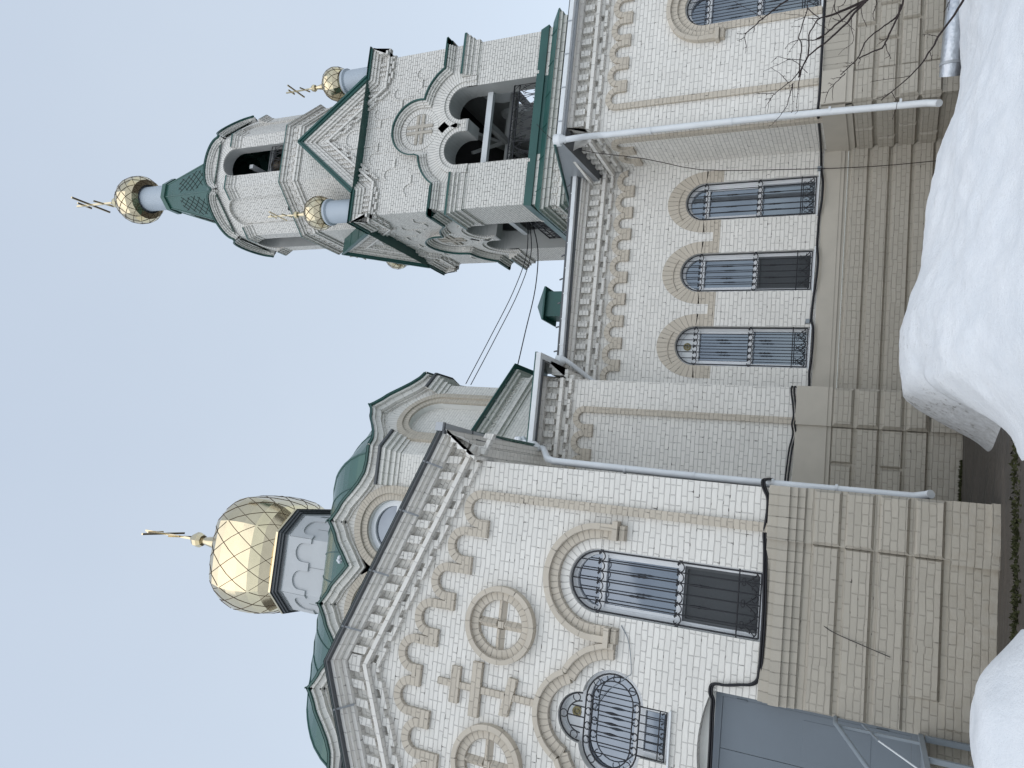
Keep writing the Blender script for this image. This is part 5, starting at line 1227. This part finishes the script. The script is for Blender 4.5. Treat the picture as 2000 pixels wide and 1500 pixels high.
# ------------------------------------------------------------------ bare tree at the right
TREE = [(0.016,0.007,[(6.24,9.6,0.51),(6.07,9.56,0.64),(5.93,9.51,0.71),(5.75,9.47,0.87),(5.63,9.43,0.98),(5.49,9.39,1.12),(5.36,9.34,1.17),(5.21,9.3,1.2)]),(0.007,0.002,[(5.27,9.3,1.2),(5.17,9.28,1.26),(5.07,9.27,1.37),(4.97,9.25,1.47),(4.91,9.23,1.51),(4.82,9.22,1.53),(4.71,9.2,1.54)]),(0.004,0.002,[(4.92,9.25,1.52),(4.87,9.25,1.54),(4.8,9.25,1.58)]),(0.004,0.002,[(4.97,9.25,1.47),(4.97,9.22,1.56),(4.96,9.18,1.63),(4.96,9.15,1.68)]),(0.003,0.0015,[(4.92,9.25,1.51),(4.9,9.22,1.55),(4.88,9.2,1.58)]),(0.006,0.002,[(5.11,9.3,1.27),(4.98,9.27,1.29),(4.84,9.23,1.31),(4.76,9.2,1.32),(4.63,9.17,1.39),(4.53,9.13,1.45),(4.48,9.1,1.49)]),(0.004,0.0015,[(5.12,9.35,1.28),(5.01,9.38,1.28),(4.92,9.4,1.28),(4.83,9.43,1.28),(4.8,9.45,1.29)]),(0.005,0.002,[(5.28,9.35,1.19),(5.14,9.37,1.22),(5.06,9.38,1.22),(4.93,9.4,1.23),(4.86,9.42,1.23),(4.8,9.43,1.22),(4.78,9.45,1.25)]),(0.004,0.002,[(5.13,9.3,1.34),(5.17,9.25,1.38),(5.17,9.2,1.39),(5.2,9.15,1.44),(5.24,9.1,1.52)]),(0.003,0.0015,[(5.1,9.3,1.28),(5.04,9.28,1.32),(5.01,9.25,1.35)]),(0.004,0.0015,[(5.25,9.35,1.12),(5.42,9.3,1.3),(5.37,9.25,1.41),(5.29,9.2,1.53),(5.23,9.15,1.61)]),(0.005,0.002,[(5.45,9.4,1.18),(5.46,9.38,1.29),(5.47,9.36,1.36),(5.51,9.34,1.48),(5.46,9.32,1.52),(5.42,9.3,1.55)]),(0.009,0.008,[(5.18,9.3,1.21),(5.31,9.34,1.19),(5.46,9.39,1.14),(5.59,9.43,1.13),(5.81,9.47,1.14),(5.95,9.51,1.1),(6.07,9.56,1.05),(6.11,9.6,0.97)]),(0.012,0.02,[(6.11,9.6,0.97),(6.15,9.63,0.85),(6.23,9.67,0.7),(6.31,9.7,0.52)]),(0.007,0.006,[(5.21,9.35,1.21),(5.4,9.38,1.22),(5.57,9.4,1.21),(5.72,9.43,1.23),(5.78,9.45,1.26),(5.88,9.47,1.25),(6.04,9.5,1.22),(6.2,9.53,1.19),(6.28,9.55,1.19)]),(0.005,0.002,[(5.7,9.35,1.25),(5.67,9.32,1.3),(5.62,9.28,1.36),(5.54,9.25,1.38)]),(0.003,0.0015,[(5.7,9.35,1.25),(5.62,9.32,1.29),(5.53,9.28,1.33),(5.46,9.25,1.35)]),(0.005,0.007,[(5.73,9.4,1.23),(5.74,9.45,1.15),(5.75,9.5,1.06),(5.84,9.55,0.96),(5.98,9.6,0.86)]),(0.007,0.014,[(5.82,9.6,1.08),(5.86,9.6,0.99),(5.93,9.6,0.9),(6.05,9.6,0.76),(6.17,9.6,0.62),(6.22,9.6,0.52)]),(0.003,0.0015,[(5.9,9.4,1.24),(5.9,9.38,1.28),(5.9,9.35,1.35)]),(0.003,0.0015,[(6.05,9.4,1.22),(6.04,9.35,1.3),(6.05,9.3,1.43)]),(0.004,0.002,[(6.02,9.4,1.2),(5.99,9.38,1.26),(5.95,9.35,1.31)]),(0.01,0.002,[(6.03,9.0,1.35),(5.96,8.97,1.43),(5.87,8.93,1.51),(5.77,8.9,1.62),(5.67,8.87,1.7),(5.58,8.83,1.78),(5.51,8.8,1.79),(5.38,8.77,1.76),(5.3,8.73,1.75),(5.23,8.7,1.75)]),(0.004,0.002,[(5.56,8.8,1.77),(5.54,8.78,1.82),(5.54,8.75,1.88)]),(0.004,0.002,[(5.51,8.8,1.8),(5.47,8.78,1.83),(5.45,8.75,1.87)]),(0.004,0.0015,[(5.77,8.9,1.62),(5.8,8.88,1.65),(5.87,8.85,1.75),(5.93,8.82,1.85),(6.0,8.8,1.95)]),(0.004,0.003,[(5.66,8.85,1.7),(5.61,8.85,1.69),(5.58,8.85,1.7)]),(0.005,0.006,[(6.0,9.4,1.16),(5.99,9.43,1.03),(6.09,9.47,1.1),(6.2,9.5,1.18)]),(0.003,0.002,[(5.98,9.4,1.11),(5.91,9.43,1.02),(5.86,9.47,0.93),(5.85,9.5,0.87)]),(0.012,0.007,[(6.17,9.7,0.13),(6.04,9.68,0.15),(5.94,9.65,0.18),(5.76,9.62,0.24),(5.65,9.6,0.28),(5.56,9.57,0.31),(5.53,9.55,0.39),(5.48,9.53,0.49),(5.43,9.5,0.56)]),(0.009,0.006,[(6.02,9.7,0.16),(5.93,9.67,0.27),(5.87,9.64,0.33),(5.77,9.61,0.44),(5.66,9.57,0.51),(5.58,9.54,0.53),(5.44,9.51,0.57),(5.35,9.48,0.64),(5.22,9.45,0.75)]),(0.006,0.002,[(5.23,9.45,0.7),(5.16,9.43,0.75),(5.08,9.41,0.82),(4.98,9.39,0.88),(4.87,9.37,0.9),(4.83,9.35,0.9)]),(0.004,0.002,[(4.99,9.4,0.88),(4.99,9.4,0.93),(4.98,9.4,0.98)]),(0.004,0.002,[(5.08,9.42,0.82),(4.97,9.42,0.83),(4.88,9.42,0.82)]),(0.004,0.002,[(5.19,9.45,0.75),(5.18,9.45,0.81),(5.19,9.45,0.86)]),(0.004,0.002,[(5.11,9.45,0.81),(5.11,9.45,0.85),(5.14,9.45,0.88)]),(0.005,0.002,[(5.65,9.6,0.28),(5.53,9.58,0.26),(5.45,9.57,0.23),(5.41,9.55,0.28)]),(0.004,0.002,[(5.45,9.55,0.23),(5.4,9.55,0.21)]),(0.004,0.002,[(5.69,9.6,0.26),(5.69,9.6,0.31),(5.7,9.6,0.35)]),(0.004,0.002,[(5.68,9.6,0.29),(5.65,9.6,0.34),(5.63,9.6,0.37)]),(0.004,0.002,[(5.43,9.5,0.56),(5.41,9.5,0.54),(5.33,9.5,0.57)]),(0.004,0.002,[(5.34,9.45,0.6),(5.35,9.45,0.65),(5.36,9.45,0.7)]),(0.003,0.002,[(5.33,9.45,0.65),(5.32,9.45,0.68),(5.33,9.45,0.73)]),(0.003,0.002,[(5.28,9.45,0.68),(5.26,9.45,0.72),(5.26,9.45,0.76)]),(0.006,0.003,[(6.22,9.6,0.4),(6.12,9.57,0.4),(6.0,9.53,0.43),(5.89,9.5,0.41)]),(0.004,0.003,[(6.16,9.6,0.57),(6.02,9.57,0.55),(5.89,9.53,0.51),(5.83,9.5,0.49)]),(0.004,0.0015,[(6.0,9.55,0.67),(5.84,9.53,0.66),(5.71,9.51,0.63),(5.62,9.49,0.65),(5.56,9.47,0.73),(5.48,9.45,0.79)]),(0.004,0.002,[(5.97,9.55,0.74),(5.86,9.5,0.67),(5.77,9.45,0.62)]),(0.004,0.003,[(6.04,9.55,0.89),(6.0,9.55,0.82),(5.97,9.55,0.74)]),(0.006,0.004,[(6.28,9.55,0.87),(6.16,9.55,0.87),(6.06,9.55,0.81),(5.97,9.55,0.77)]),(0.005,0.003,[(6.26,9.55,0.75),(6.2,9.55,0.77),(6.17,9.55,0.83),(6.09,9.55,0.81)]),(0.004,0.0015,[(6.22,9.55,0.88),(6.06,9.55,0.91),(5.94,9.55,0.93)]),(0.014,0.005,[(6.13,9.75,-0.53),(5.93,9.7,-0.44),(5.65,9.65,-0.28),(5.52,9.6,-0.24),(5.42,9.55,-0.19),(5.28,9.5,-0.13),(5.09,9.45,-0.0),(4.86,9.4,0.23),(4.78,9.35,0.29)]),(0.004,0.002,[(5.68,9.7,-0.28),(5.72,9.7,-0.21),(5.74,9.7,-0.14),(5.73,9.7,-0.11)]),(0.004,0.003,[(5.47,9.65,-0.2),(5.41,9.65,-0.22),(5.36,9.65,-0.22)]),(0.011,0.01,[(6.23,9.7,0.11),(6.06,9.7,0.15),(5.97,9.7,0.23)]),(0.004,0.003,[(6.13,9.7,-0.39),(6.0,9.7,-0.38)]),(0.004,0.003,[(6.11,9.7,-0.38),(6.03,9.7,-0.35),(5.99,9.7,-0.33)]),(0.004,0.002,[(5.12,9.5,-0.0),(5.09,9.45,0.28),(5.05,9.4,0.42)]),(0.004,0.002,[(4.9,9.4,0.19),(4.81,9.4,0.14),(4.73,9.4,0.12),(4.61,9.4,0.15),(4.55,9.4,0.16)]),(0.004,0.0015,[(4.89,9.4,0.19),(4.84,9.38,0.28),(4.8,9.35,0.38)])]
t = thing('bare_tree', 'leafless tree whose thin budding branches reach in front of the right bay', 'tree', (7.3, 9.8, -1.06))
m = MB(); m.tube([(7.3, 9.9, -1.2), (7.15, 9.85, -.6), (6.9, 9.75, -.05), (6.6, 9.7, .30), (6.24, 9.6, .51)], [.075, .06, .045, .03, .018], n=8)
m.tube([(7.3, 9.9, -1.2), (7.45, 9.9, .2), (7.2, 9.7, 1.3), (6.9, 9.5, 1.75), (6.35, 9.1, 2.1)], [.06, .045, .03, .02, .012], n=8)
m.tube([(7.2, 9.88, -.9), (6.9, 9.8, -.75), (6.5, 9.78, -.55), (6.25, 9.76, -.38)], [.035, .028, .02, .014], n=7)
m.tube([(7.0, 9.8, -.3), (6.7, 9.76, -.12), (6.3, 9.72, .05)], [.03, .022, .014], n=7)
m.build('trunk', 'bark', t)
m = MB()
for r0, r1, pts in TREE:
    # smooth the polyline a little and give it a natural wobble
    P = [Vector(p) for p in pts]; Q = []
    for i in range(len(P)-1):
        a, b = P[i], P[i+1]; p0 = P[i-1] if i else a; p3 = P[i+2] if i+2 < len(P) else b
        k = 3
        for j in range(k):
            u = j/k; Q.append(.5*((2*a)+(b-p0)*u+(2*p0-5*a+4*b-p3)*u*u+(3*a-p0-3*b+p3)*u**3)+Vector((random.gauss(0, .002), random.gauss(0, .004), random.gauss(0, .002))))
    Q.append(P[-1]); n = len(Q)
    m.tube(Q, [max(.0022, (r0+(r1-r0)*i/(n-1))*1.05) for i in range(n)], n=6)
    for i in range(1, n-1):                              # buds and spurs
        if random.random() < .42:
            d = Vector((random.gauss(0, 1), random.gauss(0, 1), random.gauss(.2, 1))).normalized(); l = random.uniform(.008, .03)
            rr = r0+(r1-r0)*i/(n-1); m.tube([Q[i], Q[i]+d*l*.6, Q[i]+d*l], [max(.0025, rr*.6), .0035, .001], n=4)
m.build('branches', 'bark', t)

# ------------------------------------------------------------------ cables and small things on the walls
def cable(name, pts, r, label, mat='cable', n=6, sub=4, cat='cable', group=None, second=None):
    P = [Vector(p) for p in pts]; Q = []
    for i in range(len(P)-1):
        a, b = P[i], P[i+1]; p0 = P[i-1] if i else a; p3 = P[i+2] if i+2 < len(P) else b
        for j in range(sub):
            u = j/sub; Q.append(.5*((2*a)+(b-p0)*u+(2*p0-5*a+4*b-p3)*u*u+(3*a-p0-3*b+p3)*u**3))
    Q.append(P[-1]); m = MB(); m.tube(Q, r, n=n)
    if second: m.tube([q+Vector(second) for q in Q], r, n=n)
    o = m.build(name, mat); return tag(o, label, cat, group)
yc = YA-.03
cable('power_cable', [(.33, 10.42, 1.38), (.29, 10.05, 1.42), (.19, yc, 1.405), (.10, yc, 1.36), (0, yc-.01, 1.345), (-.17, yc-.02, 1.35), (-.35, yc, 1.37), (-.55, yc, 1.352), (-.9, yc-.05, 1.33), (-1.3, yc-.05, 1.315), (-1.79, yc-.02, 1.32), (-1.98, yc, 1.33), (-2.09, yc, 1.345), (-2.16, yc, 1.42), (-2.19, yc, 1.55), (-2.23, yc, 1.72), (-2.235, yc, 1.83), (-2.27, yc, 1.885), (-2.36, yc, 1.89), (-2.44, yc+.02, 1.86), (-2.6, yc+.0, 1.855), (-3.0, yc, 1.845), (-3.6, yc, 1.84)], .016, 'thick black cable along the plinth ledge that loops up over the grey door', second=(0, -.012, .026))
cable('power_cable', [(BR+.02, YB+.3, 1.52), (BR+.015, YB-.03, 1.53), (1.9, YB-.03, 1.535), (1.7, YB-.03, 1.50), (1.5, YB-.07, 1.475), (1.36, YB-.09, 1.49), (1.2, YB-.04, 1.47), (.95, YB-.04, 1.515), (.7, YB-.04, 1.535), (.45, YB-.04, 1.55), (.3, YB-.04, 1.55)], .015, 'pair of black cables above the smooth plinth band of the narrow bay', second=(0, 0, .045))
pts = [(2.0, YC-.03, 1.40), (2.25, YC-.03, 1.405), (2.42, YC-.05, 1.41), (2.62, YC-.10, 1.385), (2.9, YC-.11, 1.375), (3.2, YC-.08, 1.385), (3.4, YC-.03, 1.43), (3.7, YC-.03, 1.42), (3.92, YC-.06, 1.40), (4.2, YC-.11, 1.37), (4.5, YC-.11, 1.365), (4.75, YC-.05, 1.40), (5.05, YC-.03, 1.40), (5.3, YC-.04, 1.395), (5.6, YC-.11, 1.355), (5.95, YC-.11, 1.355), (6.2, YC-.04, 1.40), (6.55, YC-.03, 1.42)]
cable('power_cable', pts, .021, 'thick black cable running under the three nave windows')
cable('power_cable', [(6.56, YC-.03, 1.42), (6.62, 14.0, 1.40), (6.66, 13.3, 1.38), (6.66, YD-.06, 1.36), (6.9, YD-.10, 1.345), (7.4, YD-.10, 1.345), (8.2, YD-.05, 1.35), (9.2, YD-.05, 1.36), (12, YD-.05, 1.36)], .022, 'black cable round the corner of the right bay above its plinth band')
cable('thin_wire', [(-1.76, yc+.02, 3.11), (-1.84, yc+.02, 3.05), (-1.92, yc+.01, 3.0), (-2.08, yc+.01, 2.955), (-2.32, yc, 2.92), (-2.36, yc-.02, 2.95), (-2.50, YA+.06, 3.10), (-2.66, YA+.10, 3.28), (-2.93, YA+.13, 3.44)], .0055, 'thin grey wire from the hood bracket into the quatrefoil window', 'steel', 5)
cable('thin_wire', [(-1.33, YA-.08, .66), (-1.40, YA-.10, .5), (-1.55, YA-.10, -.05)], .0045, 'short thin black wire hanging on the rusticated plinth of the gabled front', 'cable', 4)
cable('thin_wire', [(9.7, 18.1, 9.15), (9.35, 18.15, 8.8), (9.2, 18.2, 8.55), (9.1, 17.6, 8.15), (6.62, 13.5, 5.95), (6.45, 13.9, 4.6), (6.35, 14.42, 3.6), (6.25, 14.48, 2.2), (6.15, 14.45, .6), (6.1, 14.3, -.6)], .007, 'thin brown wire dropping from the tower down the inner corner of the nave', 'bark', 4, 3)
cable('overhead_wire', [(7.64, 20.0, 10.08), (6.5, 19.6, 9.80), (5.2, 19.0, 9.80), (3.7, 18.2, 9.95), (2.30, 17.3, 10.02)], .014, 'upper thin overhead wire strung from the belfry to the octagon', 'cable', 4, 5, group='wires between tower and octagon')
cable('overhead_wire', [(7.64, 20.05, 10.04), (6.5, 19.6, 9.66), (5.2, 19.0, 9.63), (3.7, 18.2, 9.78), (2.28, 17.3, 9.87)], .014, 'middle thin overhead wire strung from the belfry to the octagon', 'cable', 4, 5, group='wires between tower and octagon')
cable('overhead_wire', [(7.64, 20.1, 9.98), (6.6, 19.6, 9.45), (5.3, 19.0, 9.12), (3.9, 18.3, 8.95), (2.48, 17.4, 8.68)], .016, 'lowest and thickest overhead wire from the belfry to the green lower eave', 'cable', 4, 5, group='wires between tower and octagon')
for (x, z, lab) in ((3.325*KC, 1.475*KC, 'small grey junction box beside the sill of the window next to the bay'), (6.20*KC, 1.42*KC, 'small grey junction box at the sill of the window next to the inner corner')):
    m = MB(); m.box(fC, x-.045, x+.045, z-.04, z+.045, -.01, .055, 0, ch=.01); m.tube([fC.p(x, z-.04, .03), fC.p(x-.01, z-.09, .04)], .012, n=5)
    o = m.build('junction_box', 'steel'); tag(o, lab, 'junction box')
# metal railing at the door steps
t = thing('metal_railing', 'grey welded steel railing and landing at the foot of the door', 'railing', (-2.6, 9.6, -1.06))
m = MB(); dy = YA-.02
m.tube([(-2.335, dy, .485), (-2.33, dy-.30, .47), (-2.33, dy-.36, .45), (-2.62, dy-1.05, .02), (-2.8, dy-1.5, -.25)], .026, n=8); m.build('handrail', 'steel', t)
m = MB(); m.bar((-2.34, dy-.0, -.38), (-2.34, dy-1.3, -.40), .05, .05); m.bar((-2.34, dy-.95, -.40), (-3.7, dy-.95, -.40), .05, .06); m.bar((-2.34, dy-.33, .46), (-2.34, dy-.33, -.38), .03, .03); m.bar((-2.34, dy-.05, .2), (-2.34, dy-.6, .03), .022, .022)
m.bx((-3.72, dy-.93, -.42), (-2.37, dy, -.39)); m.build('landing', 'steel', t)
m = MB(); m.bar((-2.335, dy-.10, -.42), (-2.335, dy-.06, -1.07), .06, .06); m.build('leg', 'steel', t); m = MB(); m.bar((-2.34, dy-.9, -.42), (-2.34, dy-.9, -1.07), .05, .05); m.build('leg', 'steel', t)
m = MB(); m.bar((-2.34, dy-.6, .03), (-2.45, dy-.95, -.36), .012, .012); m.build('brace', 'white_metal', t)
# insulated pipe
t = thing('insulated_pipe', 'fat silvery wrapped pipe at the right edge, low against the plinth behind the snow', 'pipe', (7.1, 12.4, -.7))
m = MB(); P = [(6.72, 12.62, -.55), (7.0, 12.45, -.56), (7.6, 12.3, -.60), (9.5, 12.2, -.66)]
m.tube(P, [.155, .155, .16, .16], n=20); m.build('jacket', 'foil', t)
m = MB()
for x in (6.86, 7.25, 7.9): m.tube([(x-.02, 12.53-(x-6.86)*.28, -.555-(x-6.86)*.06), (x+.02, 12.52-(x-6.86)*.28, -.556-(x-6.86)*.06)], .166, n=20)
m.build('band', 'grey_metal', t)
cable('power_cable', [(6.55, 12.72, -.86), (6.9, 12.45, -.80), (7.3, 12.25, -.74), (8.2, 12.1, -.7)], .02, 'black cable hanging in front of the silvery wrapped pipe')

# ------------------------------------------------------------------ camera and light
YAW, PITCH, ROLL, FPX = rad(7.7208183), rad(26.44761063), rad(-2.43072321), 1510.0
fw = Vector((math.sin(YAW)*math.cos(PITCH), math.cos(YAW)*math.cos(PITCH), math.sin(PITCH)))
r0 = Vector((math.cos(YAW), -math.sin(YAW), 0)); d0 = fw.cross(r0)
rt = math.cos(ROLL)*r0+math.sin(ROLL)*d0; dn = -math.sin(ROLL)*r0+math.cos(ROLL)*d0
from mathutils import Matrix
cam = bpy.data.cameras.new('camera'); co = bpy.data.objects.new('camera', cam); COL.objects.link(co)
cam.sensor_width = 36; cam.lens = FPX/2000*36; cam.clip_start = .05; cam.clip_end = 6000
X, Y, Z = dn, rt, -fw                                   # the photograph lies on its side: its right is down
mt = Matrix(((X.x, Y.x, Z.x, 0), (X.y, Y.y, Z.y, 0), (X.z, Y.z, Z.z, EYE), (0, 0, 0, 1))); co.matrix_world = mt
SC.camera = co
for o in TOPS: o.location.z += EYE
# thing() empties were placed at their bases while the meshes sit in eye coordinates
for o in TOPS:
    if o.type == 'EMPTY':
        x, y, z = o.location
        for ch in o.children: ch.location = (-x, -y, -z+EYE)
wd = bpy.data.worlds.new('World'); SC.world = wd; wd.use_nodes = True; nt = wd.node_tree; nt.nodes.clear(); L = nt.links
out = nt.nodes.new('ShaderNodeOutputWorld'); bg = nt.nodes.new('ShaderNodeBackground'); bg2 = nt.nodes.new('ShaderNodeBackground'); ad = nt.nodes.new('ShaderNodeAddShader')
sky = nt.nodes.new('ShaderNodeTexSky'); sky.sky_type = 'NISHITA'; sky.sun_disc = False
SUN_EL, SUN_AZ = rad(48), rad(205)
sky.sun_elevation = SUN_EL; sky.sun_rotation = SUN_AZ
L.new(sky.outputs[0], bg.inputs[0]); bg.inputs[1].default_value = .05
tc = nt.nodes.new('ShaderNodeTexCoord'); nz = nt.nodes.new('ShaderNodeTexNoise'); nz.inputs['Scale'].default_value = 2.2; nz.inputs['Detail'].default_value = 4; nz.inputs['Roughness'].default_value = .5
L.new(tc.outputs['Generated'], nz.inputs['Vector'])
sx = nt.nodes.new('ShaderNodeSeparateXYZ'); L.new(tc.outputs['Generated'], sx.inputs[0])
up = ramp(nt, sx.outputs[2], .0, .9, (.585, .635, .665), (.445, .50, .565))
cl = mixc(nt, ramp(nt, nz.outputs[0], .30, .72), mixc(nt, 1.0, up, (.965, .97, .98), 'MULTIPLY'), mixc(nt, 1.0, up, (1.03, 1.025, 1.02), 'MULTIPLY'))
L.new(cl, bg2.inputs[0]); bg2.inputs[1].default_value = 1.0
L.new(bg.outputs[0], ad.inputs[0]); L.new(bg2.outputs[0], ad.inputs[1]); L.new(ad.outputs[0], out.inputs[0])
sun = bpy.data.lights.new('sun', 'SUN'); so = bpy.data.objects.new('sun', sun); COL.objects.link(so)
sun.energy = 0.8; sun.angle = rad(70); sun.color = (1, .965, .915)
# the overcast glow comes from behind the viewer
dirv = Vector((math.sin(SUN_AZ)*math.cos(SUN_EL), math.cos(SUN_AZ)*math.cos(SUN_EL), math.sin(SUN_EL)))
so.rotation_euler = dirv.to_track_quat('Z', 'Y').to_euler(); so.location = (0, -20, 40)
SC.view_settings.view_transform = 'Standard'; SC.view_settings.look = 'None'; SC.view_settings.gamma = 1; SC.view_settings.exposure = 0.2
SC.render.engine = 'CYCLES'; SC.cycles.max_bounces = 6; SC.cycles.diffuse_bounces = 4; SC.cycles.glossy_bounces = 3; SC.cycles.use_denoising = True
